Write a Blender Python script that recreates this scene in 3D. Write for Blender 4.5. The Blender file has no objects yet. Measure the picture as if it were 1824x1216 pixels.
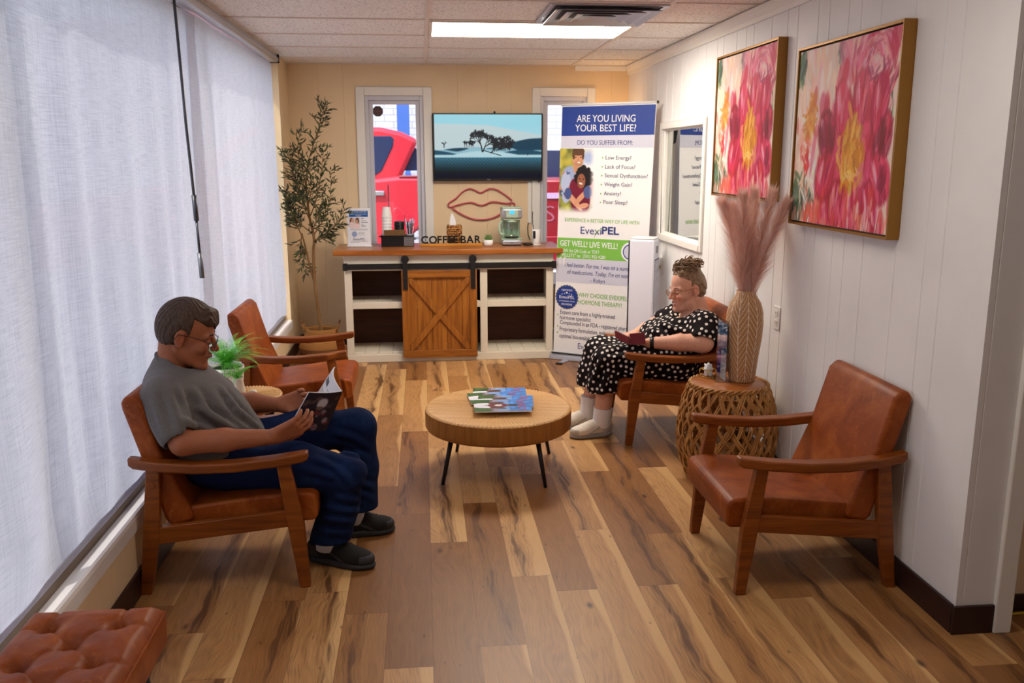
import bpy, bmesh, math, random
import numpy as np
from mathutils import Vector, Matrix
R = math.radians
PI = math.pi
sc = bpy.context.scene
COL = sc.collection
random.seed(7)
rng = np.random.default_rng(11)

# ------------------------------------------------------------------ camera
cam_d = bpy.data.cameras.new('camera')
cam = bpy.data.objects.new('camera', cam_d)
COL.objects.link(cam)
YAW, PIT, ROL = .0994729, .2045082, -.0019005
fw = Vector((math.sin(YAW)*math.cos(PIT), math.cos(YAW)*math.cos(PIT), -math.sin(PIT)))
rt = Vector((math.cos(YAW), -math.sin(YAW), 0))
up = rt.cross(fw)
rt2 = rt*math.cos(ROL) + up*math.sin(ROL)
up2 = -rt*math.sin(ROL) + up*math.cos(ROL)
cam.matrix_world = Matrix(((rt2.x, up2.x, -fw.x, 0), (rt2.y, up2.y, -fw.y, 0), (rt2.z, up2.z, -fw.z, 1.55), (0, 0, 0, 1)))
cam_d.sensor_width = 36
cam_d.lens = 1566.2/1824*36
cam_d.clip_start = .05
cam_d.clip_end = 200
cam_d.dof.use_dof = True
cam_d.dof.focus_distance = 3.4
cam_d.dof.aperture_fstop = 7.0
sc.camera = cam

# ------------------------------------------------------------------ world, sun, exposure
w = bpy.data.worlds.new('daylight')
sc.world = w
w.use_nodes = True
wn = w.node_tree.nodes
sky = wn.new('ShaderNodeTexSky')
sky.sky_type = 'NISHITA'
sky.sun_disc = False
sky.sun_elevation = R(56)
sky.sun_rotation = R(230)
sky.air_density = 1.3
sky.dust_density = 2.0
w.node_tree.links.new(sky.outputs[0], wn['Background'].inputs[0])
wn['Background'].inputs[1].default_value = .36
sun_d = bpy.data.lights.new('sun', 'SUN')
sun_d.energy = 4.5
sun_d.angle = R(.6)
sun_d.color = (1, .95, .88)
sun = bpy.data.objects.new('sun', sun_d)
COL.objects.link(sun)
sun.rotation_euler = Vector((.36, .42, -.83)).to_track_quat('-Z', 'Y').to_euler()
sc.view_settings.view_transform = 'Standard'
sc.view_settings.look = 'None'
sc.view_settings.gamma = 1
sc.view_settings.use_curve_mapping = False
sc.view_settings.exposure = 0.22

# ------------------------------------------------------------------ helpers
def lin(v):
    v = v/255
    return v/12.92 if v <= .04045 else ((v+.055)/1.055)**2.4
def C(r, g, b): return (lin(r), lin(g), lin(b), 1)

class G:
    """small node-graph writer around one Principled material"""
    def __init__(s, name, col=None, rough=.5, metal=0, spec=.5):
        s.mat = bpy.data.materials.new(name)
        s.mat.use_nodes = True
        s.t = s.mat.node_tree
        s.b = s.t.nodes['Principled BSDF']
        s.out = s.t.nodes['Material Output']
        s.set('Roughness', rough); s.set('Metallic', metal); s.set('Specular IOR Level', spec)
        if col: s.set('Base Color', col)
        s._o = None
    def set(s, k, v):
        i = s.b.inputs[k]
        if hasattr(v, 'is_linked'): s.t.links.new(v, i)
        else: i.default_value = v
    def nd(s, typ, *ins, **props):
        n = s.t.nodes.new('ShaderNode'+typ)
        for k, v in props.items(): setattr(n, k, v)
        for i, v in enumerate(ins):
            if v is None: continue
            if hasattr(v, 'is_linked'): s.t.links.new(v, n.inputs[i])
            else: n.inputs[i].default_value = v
        return n
    @property
    def P(s):
        if s._o is None: s._o = s.nd('TexCoord').outputs['Object']
        return s._o
    def m(s, op, a, b=None, c=None, clamp=False):
        return s.nd('Math', a, b, c, operation=op, use_clamp=clamp).outputs[0]
    def step(s, x, lo, hi):
        n = s.nd('MapRange', x, lo, hi, 0., 1., interpolation_type='SMOOTHSTEP')
        return n.outputs[0]
    def xyz(s, v=None):
        n = s.nd('SeparateXYZ', v if v is not None else s.P)
        return n.outputs[0], n.outputs[1], n.outputs[2]
    def comb(s, x, y, z=0.): return s.nd('CombineXYZ', x, y, z).outputs[0]
    def scale(s, v, xyz): return s.nd('VectorMath', v, xyz, operation='MULTIPLY').outputs[0]
    def noise(s, v, sc_, det=2., rough=.5, dist=0.):
        return s.nd('TexNoise', v, None, float(sc_), float(det), float(rough), None, None, None, float(dist)).outputs[0] if False else s._noise(v, sc_, det, rough, dist)
    def _noise(s, v, sc_, det, rough, dist):
        n = s.nd('TexNoise')
        if v is not None: s.t.links.new(v, n.inputs['Vector'])
        n.inputs['Scale'].default_value = sc_; n.inputs['Detail'].default_value = det
        n.inputs['Roughness'].default_value = rough; n.inputs['Distortion'].default_value = dist
        return n.outputs[0]
    def white(s, v):
        n = s.nd('TexWhiteNoise'); n.noise_dimensions = '3D'
        s.t.links.new(v, n.inputs['Vector'])
        return n.outputs['Value'], n.outputs['Color']
    def ramp(s, f, stops):
        n = s.nd('ValToRGB', f)
        e = n.color_ramp.elements
        while len(e) < len(stops): e.new(.5)
        for i, (p, c) in enumerate(stops):
            e[i].position = p; e[i].color = c
        return n.outputs[0]
    def mix(s, f, a, b, blend='MIX'):
        n = s.nd('Mix', data_type='RGBA', blend_type=blend)
        for i, v in ((0, f), (6, a), (7, b)):
            if hasattr(v, 'is_linked'): s.t.links.new(v, n.inputs[i])
            else: n.inputs[i].default_value = v
        return n.outputs[2]
    def bump(s, h, strength=.3, dist=.01):
        n = s.nd('Bump')
        n.inputs['Strength'].default_value = strength; n.inputs['Distance'].default_value = dist
        s.t.links.new(h, n.inputs['Height'])
        s.set('Normal', n.outputs[0])
    def attr(s, name='Col', out='Color'):
        return s.nd('Attribute', attribute_name=name).outputs[out]

def plain(name, col, rough=.5, metal=0, spec=.5, bump=None):
    g = G(name, col, rough, metal, spec)
    if bump: g.bump(g.noise(g.P, bump[0], 3), bump[1], .005)
    return g.mat
def emis(name, col, strength):
    g = G(name, col); g.set('Emission Color', col); g.set('Emission Strength', strength)
    return g.mat

class MB:
    """bmesh collector"""
    def __init__(s): s.bm = bmesh.new()
    def add(s, verts, faces, smooth=False):
        vs = [s.bm.verts.new(v) for v in verts]
        for f in faces:
            try: fc = s.bm.faces.new([vs[i] for i in f]); fc.smooth = smooth
            except ValueError: pass
        return vs
    def box(s, x0, x1, y0, y1, z0, z1, mtx=None):
        v = [(x, y, z) for x in (x0, x1) for y in (y0, y1) for z in (z0, z1)]
        if mtx is not None: v = [mtx @ Vector(p) for p in v]
        s.add(v, [(0, 1, 3, 2), (4, 6, 7, 5), (0, 4, 5, 1), (2, 3, 7, 6), (0, 2, 6, 4), (1, 5, 7, 3)])
        return s
    def hexa(s, v):   # 8 verts: bottom 4 ccw, top 4 ccw
        s.add(v, [(3, 2, 1, 0), (4, 5, 6, 7), (0, 1, 5, 4), (1, 2, 6, 5), (2, 3, 7, 6), (3, 0, 4, 7)])
        return s
    def prism(s, pts, d, axis='y'):  # 2D outline extruded: axis y: (x,z), axis x: (y,z), axis z: (x,y)
        def mk(p, t): return {'y': (p[0], t, p[1]), 'x': (t, p[0], p[1]), 'z': (p[0], p[1], t)}[axis]
        n = len(pts)
        v = [mk(p, d[0]) for p in pts]+[mk(p, d[1]) for p in pts]
        s.add(v, [tuple(range(n))[::-1], tuple(range(n, 2*n))]+[(i, (i+1) % n, n+(i+1) % n, n+i) for i in range(n)])
        return s
    def tube(s, pts, r, n=8, caps=True, flat=None):
        pts = [Vector(p) for p in pts]
        rs = r if isinstance(r, (list, tuple)) else [r]*len(pts)
        rings = []
        t0 = (pts[1]-pts[0]).normalized()
        a = t0.orthogonal().normalized()
        if flat is not None: a = (Vector(flat)-t0*t0.dot(Vector(flat))).normalized()
        for i, p in enumerate(pts):
            t = (pts[min(i+1, len(pts)-1)]-pts[max(i-1, 0)])
            if t.length < 1e-9: t = t0
            t.normalize()
            a = (a-t*a.dot(t)).normalized(); b = t.cross(a)
            rings.append([s.bm.verts.new(p+(a*math.cos(2*PI*k/n)+b*math.sin(2*PI*k/n))*rs[i]) for k in range(n)])
        for i in range(len(rings)-1):
            for k in range(n):
                f = s.bm.faces.new((rings[i][k], rings[i][(k+1) % n], rings[i+1][(k+1) % n], rings[i+1][k])); f.smooth = True
        if caps:
            s.bm.faces.new(rings[0][::-1]); s.bm.faces.new(rings[-1])
        return s
    def cyl(s, p0, p1, r0, r1=None, n=20): return s.tube([p0, p1], [r0, r0 if r1 is None else r1], n)
    def lathe(s, prof, n=32, c=(0, 0, 0), smooth=True, cap=True):
        rings = []
        for r, z in prof:
            rings.append([s.bm.verts.new((c[0]+r*math.cos(2*PI*k/n), c[1]+r*math.sin(2*PI*k/n), c[2]+z)) for k in range(n)])
        for i in range(len(rings)-1):
            for k in range(n):
                f = s.bm.faces.new((rings[i][k], rings[i][(k+1) % n], rings[i+1][(k+1) % n], rings[i+1][k])); f.smooth = smooth
        if cap:
            if prof[0][0] > 1e-4: s.bm.faces.new(rings[0][::-1])
            if prof[-1][0] > 1e-4: s.bm.faces.new(rings[-1])
        return s
    def sphere(s, c, r, u=16, v=10):
        rr = r if isinstance(r, (tuple, list)) else (r, r, r)
        m = Matrix.Translation(c) @ Matrix.Diagonal((*rr, 1))
        g = bmesh.ops.create_uvsphere(s.bm, u_segments=u, v_segments=v, radius=1, matrix=m)
        for x in g['verts']:
            for f in x.link_faces: f.smooth = True
        return s
    def build(s, name, mat, parent=None, loc=None, bevel=0, seg=2, rot=None, smooth=False):
        bmesh.ops.remove_doubles(s.bm, verts=s.bm.verts, dist=1e-6)
        bmesh.ops.recalc_face_normals(s.bm, faces=s.bm.faces)
        me = bpy.data.meshes.new(name)
        s.bm.to_mesh(me); s.bm.free()
        for m_ in (mat if isinstance(mat, (list, tuple)) else [mat]): me.materials.append(m_)
        if smooth:
            for p in me.polygons: p.use_smooth = True
        o = bpy.data.objects.new(name, me)
        COL.objects.link(o)
        if parent: o.parent = parent
        if loc: o.location = loc
        if rot: o.rotation_euler = rot
        if bevel:
            b = o.modifiers.new('bevel', 'BEVEL'); b.width = bevel; b.segments = seg; b.limit_method = 'ANGLE'; b.angle_limit = R(40)
            b.harden_normals = False
            for p in me.polygons: p.use_smooth = True
            if hasattr(me, 'set_sharp_from_angle'): me.set_sharp_from_angle(angle=R(62))
        return o
def box(name, mat, x0, x1, y0, y1, z0, z1, parent=None, bevel=0, **k):
    return MB().box(x0, x1, y0, y1, z0, z1).build(name, mat, parent, bevel=bevel, **k)
def tag(o, label=None, cat=None, group=None, kind=None):
    if label: o['label'] = label
    if cat: o['category'] = cat
    if group: o['group'] = group
    if kind: o['kind'] = kind
    return o
def thing(name, label, cat, loc=(0, 0, 0), rz=0, group=None):
    o = bpy.data.objects.new(name, None); COL.objects.link(o)
    o.empty_display_size = .05
    o.location = loc; o.rotation_euler = (0, 0, rz)
    return tag(o, label, cat, group)
def struct(o): o['kind'] = 'structure'; return o
def mesh_np(name, V, F, mat, parent=None, loc=None, smooth=True):
    me = bpy.data.meshes.new(name)
    V = np.asarray(V, np.float32); F = np.asarray(F, np.int32)
    nf, k = F.shape
    me.vertices.add(len(V)); me.vertices.foreach_set('co', V.ravel())
    me.loops.add(nf*k); me.loops.foreach_set('vertex_index', F.ravel())
    me.polygons.add(nf); me.polygons.foreach_set('loop_start', np.arange(0, nf*k, k, dtype=np.int32))
    me.polygons.foreach_set('loop_total', np.full(nf, k, np.int32))
    me.update(calc_edges=True); me.validate()
    if smooth: me.polygons.foreach_set('use_smooth', np.ones(len(me.polygons), bool))
    for m_ in (mat if isinstance(mat, (list, tuple)) else [mat]): me.materials.append(m_)
    o = bpy.data.objects.new(name, me); COL.objects.link(o)
    if parent: o.parent = parent
    if loc is not None: o.location = loc
    return o
def vcol(o, rgb, name='Col'):   # rgb (n,3) linear
    a = o.data.color_attributes.new(name, 'FLOAT_COLOR', 'POINT')
    c = np.ones((len(o.data.vertices), 4), np.float32); c[:, :3] = rgb
    a.data.foreach_set('color', c.ravel())
def vfloat(o, val, name):
    a = o.data.attributes.new(name, 'FLOAT', 'POINT'); a.data.foreach_set('value', np.asarray(val, np.float32))
def lin_np(a):
    a = np.clip(np.asarray(a, np.float64)/255, 0, 1)
    return np.where(a <= .04045, a/12.92, ((a+.055)/1.055)**2.4)
def picture(name, w_, h_, img, mat, parent=None, mtx=None):
    """flat printed picture: grid in local XZ (x right, z up), img (ny,nx,3) sRGB 0-255, row 0 at the bottom"""
    ny, nx, _ = img.shape
    X, Z = np.meshgrid(np.linspace(0, w_, nx), np.linspace(0, h_, ny))
    V = np.stack([X, np.zeros_like(X), Z], -1).reshape(-1, 3)
    i = np.arange(nx*ny).reshape(ny, nx)
    F = np.stack([i[:-1, :-1], i[:-1, 1:], i[1:, 1:], i[1:, :-1]], -1).reshape(-1, 4)
    o = mesh_np(name, V, F, mat, parent)
    vcol(o, lin_np(img).reshape(-1, 3))
    if mtx is not None: o.matrix_local = mtx
    return o
def text(name, s_, size, mat, parent, mtx, align='LEFT', bold=0, ext=.0004, sx=1.0, spacing=1.0, shear=0):
    """lettering lying in local XZ facing -Y, as a mesh"""
    cu = bpy.data.curves.new(name, 'FONT')
    cu.body = s_; cu.size = size; cu.align_x = align; cu.extrude = ext; cu.offset = bold; cu.space_character = spacing; cu.shear = shear
    cu.resolution_u = 3
    to = bpy.data.objects.new('tmp', cu); COL.objects.link(to)
    dg = bpy.context.evaluated_depsgraph_get(); dg.update()
    me = bpy.data.meshes.new_from_object(to.evaluated_get(dg))
    bpy.data.objects.remove(to)
    me.transform(Matrix.Rotation(R(90), 4, 'X') @ Matrix.Diagonal((sx, 1, 1, 1)))
    me.materials.clear(); me.materials.append(mat)
    me.name = name
    o = bpy.data.objects.new(name, me); COL.objects.link(o); o.parent = parent
    o.matrix_local = mtx
    return o
T = Matrix.Translation

# ------------------------------------------------------------------ signed-distance modelling (for people and clothes)
class Vox:
    def __init__(s, lo, hi, h):
        s.lo = np.array(lo, np.float32); s.h = h
        s.n = np.ceil((np.array(hi)-np.array(lo))/h).astype(int)+1
        s.d = np.full(s.n, 1.0, np.float32)
    def sub_grid(s, lo, hi):
        a = np.maximum(np.floor((np.array(lo)-s.lo)/s.h).astype(int), 0)
        b = np.minimum(np.ceil((np.array(hi)-s.lo)/s.h).astype(int)+1, s.n)
        if (b <= a).any(): return None, None
        ax = [s.lo[i]+np.arange(a[i], b[i], dtype=np.float32)*s.h for i in range(3)]
        return tuple(slice(a[i], b[i]) for i in range(3)), np.stack(np.meshgrid(*ax, indexing='ij'), -1)
    def op(s, fn, lo, hi, k=.02, mode='add'):
        mg = max(k, .006)+4*s.h
        sl, P = s.sub_grid(np.array(lo)-mg, np.array(hi)+mg)
        if sl is None: return s
        b = fn(P).astype(np.float32); a = s.d[sl]
        k = max(k, 1e-4)
        if mode == 'add':
            t = np.clip(.5+.5*(b-a)/k, 0, 1); s.d[sl] = b*(1-t)+a*t-k*t*(1-t)
        else:
            b = -b
            t = np.clip(.5-.5*(b-a)/k, 0, 1); s.d[sl] = b*(1-t)+a*t+k*t*(1-t)
        return s
    def cap(s, p0, r0, p1, r1, k=.02, mode='add'):
        p0 = np.array(p0, np.float32); p1 = np.array(p1, np.float32)
        ba = p1-p0; L2 = max(float(ba@ba), 1e-9)
        def fn(P):
            t = np.clip(((P-p0)@ba)/L2, 0, 1)
            return np.linalg.norm(P-p0-t[..., None]*ba, axis=-1)-(r0+(r1-r0)*t)
        m = max(r0, r1)
        return s.op(fn, np.minimum(p0, p1)-m, np.maximum(p0, p1)+m, k, mode)
    def ell(s, c, r, k=.02, M3=None, mode='add'):
        c = np.array(c, np.float32); r = np.array(r, np.float32)
        def fn(P):
            q = P-c
            if M3 is not None: q = q@np.array(M3, np.float32)   # columns = axes
            a = np.linalg.norm(q/r, axis=-1); b = np.linalg.norm(q/(r*r), axis=-1)
            return a*(a-1)/np.maximum(b, 1e-6)
        m = r.max() if M3 is not None else r
        return s.op(fn, c-m, c+m, k, mode)
    def chain(s, pts, rs, k=.02):
        for i in range(len(pts)-1): s.cap(pts[i], rs[i], pts[i+1], rs[i+1], k)
        return s
    def half(s, p, n, keep=-1, k=.004):   # cut away everything on the +n side of p
        n = np.array(n, np.float32); n /= np.linalg.norm(n); p = np.array(p, np.float32)
        sl, P = s.sub_grid(s.lo, s.lo+s.h*s.n)
        b = (P-p)@n; a = s.d
        t = np.clip(.5-.5*(b-a)/k, 0, 1); s.d = (b*(1-t)+a*t+k*t*(1-t)).astype(np.float32)
        return s
    def points(s):
        return s.sub_grid(s.lo, s.lo+s.h*s.n)[1]
    def mesh(s):
        d = s.d; neg = d < 0
        nx, ny, nz = d.shape
        cs = [(0, 0, 0), (1, 0, 0), (0, 1, 0), (1, 1, 0), (0, 0, 1), (1, 0, 1), (0, 1, 1), (1, 1, 1)]
        cnt = sum(neg[i:nx-1+i, j:ny-1+j, k:nz-1+k].astype(np.int8) for i, j, k in cs)
        act = np.argwhere((cnt > 0) & (cnt < 8))
        dv = np.stack([d[act[:, 0]+i, act[:, 1]+j, act[:, 2]+k] for i, j, k in cs], 1)
        acc = np.zeros((len(act), 3)); num = np.zeros(len(act))
        for a in range(8):
            for b in range(a+1, 8):
                if sum(abs(cs[a][q]-cs[b][q]) for q in range(3)) != 1: continue
                m = (dv[:, a] < 0) != (dv[:, b] < 0)
                t = dv[m, a]/(dv[m, a]-dv[m, b])
                acc[m] += np.array(cs[a])+t[:, None]*(np.array(cs[b])-np.array(cs[a])); num[m] += 1
        V = s.lo+(act+acc/num[:, None])*s.h
        idx = np.full((nx-1, ny-1, nz-1), -1, np.int32); idx[act[:, 0], act[:, 1], act[:, 2]] = np.arange(len(act))
        Q = []
        for ax in range(3):
            o1, o2 = [(1, 2), (2, 0), (0, 1)][ax]
            sh = [slice(0, -1) if q == ax else slice(1, -1) for q in range(3)]
            sh2 = [slice(1, None) if q == ax else slice(1, -1) for q in range(3)]
            A = neg[tuple(sh)]; B = neg[tuple(sh2)]
            e = np.argwhere(A != B)
            off = np.array([0 if q == ax else 1 for q in range(3)]); e2 = e+off
            def vid(da, db):
                q = e2.copy(); q[:, o1] -= da; q[:, o2] -= db
                return idx[q[:, 0], q[:, 1], q[:, 2]]
            f = np.stack([vid(0, 0), vid(1, 0), vid(1, 1), vid(0, 1)], 1)
            fl = ~A[e[:, 0], e[:, 1], e[:, 2]]
            f[fl] = f[fl][:, ::-1]
            Q.append(f)
        F = np.concatenate(Q); F = F[(F >= 0).all(1)]
        return V, F
    def build(s, name, mat, parent=None, base=(0, 0, 0)):
        V, F = s.mesh()
        return mesh_np(name, V-np.array(base), F, mat, parent), V
# ------------------------------------------------------------------ materials
def m_floor():
    g = G('plank_floor', rough=.38, spec=.45)
    x, y, z = g.xyz()
    u = g.m('DIVIDE', x, .152); i = g.m('FLOOR', u); fu = g.m('FRACT', u)
    off, _ = g.white(g.comb(i, 3.7, 1.))
    v = g.m('DIVIDE', g.m('ADD', y, g.m('MULTIPLY', off, 5.)), 1.22); j = g.m('FLOOR', v); fv = g.m('FRACT', v)
    r1, rc = g.white(g.comb(i, j, 0.)); a, b, c = g.xyz(rc)
    ox = g.m('MULTIPLY', a, 23.); oy = g.m('MULTIPLY', b, 31.)
    # large slow warp that bends the grain
    warp = g.noise(g.comb(g.m('ADD', g.m('MULTIPLY', x, 5.), ox), g.m('ADD', g.m('MULTIPLY', y, 1.6), oy), r1), 1.0, 2)
    wx = g.m('ADD', x, g.m('MULTIPLY', g.m('SUBTRACT', warp, .5), .16))
    gv = g.comb(g.m('ADD', g.m('MULTIPLY', wx, 46.), ox), g.m('ADD', g.m('MULTIPLY', y, 2.2), oy), 0.)
    grain = g.noise(gv, 1.0, 5, .62)
    fine = g.noise(g.comb(g.m('MULTIPLY', wx, 260.), g.m('MULTIPLY', y, 9.), 0.), 1.0, 3)
    rings = g.m('MULTIPLY_ADD', g.m('SINE', g.m('MULTIPLY', g.m('ADD', g.m('MULTIPLY', wx, 24.), g.m('MULTIPLY', warp, 9.)), 6.5)), .5, .5)
    tone = g.ramp(g.m('ADD', r1, g.m('MULTIPLY', g.m('SUBTRACT', grain, .5), .5)),
                  [(0., C(128, 84, 44)), (.3, C(156, 106, 58)), (.62, C(182, 132, 80)), (1., C(206, 158, 102))])
    col = g.mix(g.m('MULTIPLY', g.step(fine, .42, .72), .42), tone, C(110, 70, 40))
    col = g.mix(g.m('MULTIPLY', g.m('MULTIPLY', rings, g.step(warp, .45, .7)), .30), col, C(105, 66, 36))
    # pale sapwood band along one edge of some boards
    sap = g.step(g.m('ADD', g.m('ADD', fu, g.m('MULTIPLY', g.m('SUBTRACT', warp, .5), .7)), g.m('MULTIPLY', g.m('SUBTRACT', a, .66), .7)), .80, .90)
    col = g.mix(g.m('MULTIPLY', sap, .70), col, C(218, 174, 116))
    # dark heartwood streak, wavering
    sw = g.noise(g.comb(g.m('MULTIPLY', y, 1.9), oy, ox), 1.0, 3, .55)
    cen = g.m('ADD', g.m('MULTIPLY_ADD', b, .5, .25), g.m('MULTIPLY', g.m('SUBTRACT', sw, .5), 1.15))
    wd = g.m('MULTIPLY_ADD', g.noise(g.comb(g.m('MULTIPLY', y, 3.1), ox, oy), 1.0, 2), .40, -.09)
    dist = g.m('ABSOLUTE', g.m('SUBTRACT', fu, cen))
    st = g.m('SUBTRACT', 1., g.step(g.m('SUBTRACT', dist, wd), -.05, .05))
    has = g.step(c, .44, .50)
    st2 = g.m('MULTIPLY', g.m('MULTIPLY', st, has), g.step(grain, .34, .60))
    col = g.mix(g.m('MULTIPLY', st2, .92), col, g.mix(fine, C(66, 38, 20), C(112, 70, 38)))
    # thin cracks beside the streak
    cr = g.m('SUBTRACT', 1., g.step(g.m('ABSOLUTE', g.m('SUBTRACT', dist, g.m('ADD', wd, .06))), .006, .022))
    col = g.mix(g.m('MULTIPLY', g.m('MULTIPLY', cr, has), .28), col, C(70, 40, 22))
    # knots
    vn = g.nd('TexVoronoi'); vn.inputs['Scale'].default_value = 1.0
    g.t.links.new(g.comb(g.m('MULTIPLY', x, 9.), g.m('MULTIPLY', y, 4.5), 0.), vn.inputs['Vector'])
    kn = g.m('SUBTRACT', 1., g.step(vn.outputs['Distance'], .03, .16))
    kv, _ = g.white(vn.outputs['Position'])
    kn = g.m('MULTIPLY', kn, g.step(kv, .72, .74))
    col = g.mix(g.m('MULTIPLY', kn, .85), col, C(62, 36, 20))
    vs = g.nd('TexVoronoi'); vs.inputs['Scale'].default_value = 1.0
    g.t.links.new(g.comb(g.m('MULTIPLY', x, 34.), g.m('MULTIPLY', y, 13.), 0.), vs.inputs['Vector'])
    k2 = g.m('MULTIPLY', g.m('SUBTRACT', 1., g.step(vs.outputs['Distance'], .05, .2)), g.step(g.white(vs.outputs['Position'])[0], .88, .9))
    col = g.mix(g.m('MULTIPLY', k2, .7), col, C(70, 40, 24))
    gap = g.m('MAXIMUM', g.m('SUBTRACT', 1., g.step(fu, .006, .016)), g.m('SUBTRACT', 1., g.step(fv, .001, .0025)))
    col = g.mix(g.m('MULTIPLY', gap, .55), col, C(80, 50, 30))
    g.set('Base Color', col)
    g.set('Roughness', g.m('MULTIPLY_ADD', grain, .16, .30))
    g.bump(g.m('SUBTRACT', fine, g.m('MULTIPLY', gap, 2.)), .06, .002)
    return g.mat

def m_wood(name, dark, mid, light, axis='x', sc_=1., rough=.42, knots=0.):
    g = G(name, rough=rough, spec=.4)
    x, y, z = g.xyz()
    q = {'x': (y, z, x), 'y': (x, z, y), 'z': (x, y, z)}[axis]
    oi = g.nd('ObjectInfo').outputs['Random']
    al = g.m('ADD', g.m('MULTIPLY', q[2], 3.*sc_), g.m('MULTIPLY', oi, 9.))
    v = g.comb(g.m('MULTIPLY', q[0], 40.*sc_), g.m('MULTIPLY', q[1], 40.*sc_), al)
    n1 = g.noise(v, 1., 4, .6, .4); n2 = g.noise(g.comb(g.m('MULTIPLY', q[0], 230.*sc_), g.m('MULTIPLY', q[1], 230.*sc_), g.m('MULTIPLY', al, 3.)), 1., 2)
    f = g.m('ADD', g.m('MULTIPLY', n1, .75), g.m('MULTIPLY', n2, .25))
    col = g.ramp(f, [(.25, dark), (.5, mid), (.75, light)])
    if knots:
        vn = g.nd('TexVoronoi'); vn.inputs['Scale'].default_value = 7.
        g.t.links.new(g.comb(q[0], q[1], g.m('MULTIPLY', q[2], .55)), vn.inputs['Vector'])
        kn = g.m('MULTIPLY', g.m('SUBTRACT', 1., g.step(vn.outputs['Distance'], .05, .22)), g.step(g.white(vn.outputs['Position'])[0], 1-knots, 1-knots+.02))
        col = g.mix(g.m('MULTIPLY', kn, .8), col, C(45, 22, 8))
    g.set('Base Color', col)
    g.bump(f, .08, .003)
    return g.mat

def m_leather():
    g = G('brown_leather', rough=.42, spec=.24)
    n = g.noise(g.P, 5., 5, .65, .8); f = g.noise(g.P, 900., 2); n3 = g.noise(g.P, 22., 4, .7, 1.2)
    col = g.ramp(n, [(.3, C(112, 46, 8)), (.5, C(142, 66, 15)), (.72, C(170, 91, 32))])
    col = g.mix(g.m('MULTIPLY', g.step(n3, .52, .70), .4), col, C(186, 106, 52))
    g.set('Base Color', col); g.set('Roughness', g.m('MULTIPLY_ADD', n3, .22, .32))
    g.bump(g.m('ADD', g.m('MULTIPLY', f, .25), n), .10, .004)
    return g.mat

def m_curtain():
    g = G('sheer_weave', rough=.9, spec=.05)
    x, y, z = g.xyz()
    wv = g.noise(g.comb(0., g.m('MULTIPLY', y, 170.), g.m('MULTIPLY', z, 5.)), 1., 3, .75)
    wh = g.noise(g.comb(0., g.m('MULTIPLY', y, 10.), g.m('MULTIPLY', z, 190.)), 1., 3, .75)
    thin = g.m('ADD', g.m('MULTIPLY', wv, .5), g.m('MULTIPLY', wh, .5))
    col = g.mix(g.step(thin, .36, .64), C(196, 197, 206), C(224, 224, 232))
    g.set('Base Color', col)
    tr = g.nd('BsdfTranslucent', col).outputs[0]
    mx = g.nd('MixShader', .50, g.b.outputs[0], tr).outputs[0]
    tp = g.nd('BsdfTransparent').outputs[0]
    fac = g.m('MULTIPLY', g.step(thin, .40, .66), .09)
    g.t.links.new(g.nd('MixShader', fac, mx, tp).outputs[0], g.out.inputs[0])
    g.bump(thin, .10, .002)
    return g.mat

def m_glass(name='clear_glass', tint=(1, 1, 1, 1), f=.06):
    g = G(name)
    gl = g.nd('BsdfGlossy', (1, 1, 1, 1), .01).outputs[0]
    tp = g.nd('BsdfTransparent', tint).outputs[0]
    lw = g.nd('LayerWeight', .15).outputs['Fresnel']
    fac = g.m('MULTIPLY_ADD', lw, .5, f)
    g.t.links.new(g.nd('MixShader', fac, tp, gl).outputs[0], g.out.inputs[0])
    return g.mat

def m_print(name, rough=.45, spec=.3):
    g = G(name, rough=rough, spec=spec); g.set('Base Color', g.attr()); return g.mat

def m_tile():
    g = G('ceiling_tile', rough=.95, spec=.1)
    v = g.comb(*[g.m('MULTIPLY', q, s_) for q, s_ in zip(g.xyz(), (95., 150., 1.))])
    n = g.noise(v, 1., 2, .55, .6)
    n2 = g.noise(g.P, 260., 2)
    pit = g.step(n, .585, .63)
    col = g.mix(g.m('MULTIPLY', n2, .25), C(247, 243, 239), C(236, 230, 224))
    g.set('Base Color', g.mix(g.m('MULTIPLY', pit, .75), col, C(120, 106, 94)))
    g.bump(g.m('SUBTRACT', n2, g.m('MULTIPLY', pit, 2.)), .25, .004)
    return g.mat

def m_wall(name, col):
    g = G(name, rough=.55, spec=.3)
    x, y, z = g.xyz()
    n = g.noise(g.comb(g.m('MULTIPLY', x, 9.), g.m('MULTIPLY', y, 9.), g.m('MULTIPLY', z, 260.)), 1., 2)
    n2 = g.noise(g.P, 2.2, 3)
    c2 = tuple(v*.93 for v in col[:3])+(1,)
    g.set('Base Color', g.mix(g.step(n2, .3, .7), col, c2))
    g.bump(n, .05, .002)
    return g.mat

M = {}
M['floor'] = m_floor()
M['wall'] = m_wall('cream_panel_paint', C(241, 239, 237))
M['tan'] = m_wall('beige_panel_paint', C(238, 212, 172))
M['trimw'] = plain('white_trim_paint', C(238, 234, 226), .42)
M['vinyl'] = plain('white_vinyl_frame', C(214, 214, 222), .35)
M['tile'] = m_tile()
M['tbar'] = plain('ceiling_grid_enamel', C(226, 214, 202), .5)
M['bb'] = plain('dark_vinyl_base', C(46, 20, 18), .42)
M['leather'] = m_leather()
M['chairwood'] = m_wood('walnut_stained_frame', C(92, 42, 8), C(134, 68, 18), C(160, 90, 28), 'x', 1., .38)
M['curtain'] = m_curtain()
M['glass'] = m_glass()
M['bronze'] = plain('bronze_anodised', C(112, 92, 72), .45, .3)
M['alu'] = plain('brushed_aluminium', C(196, 198, 206), .30, .75)
M['black'] = plain('black_plastic', C(14, 13, 14), .35)
M['blackm'] = plain('black_iron', C(26, 24, 25), .5, .2)
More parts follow.
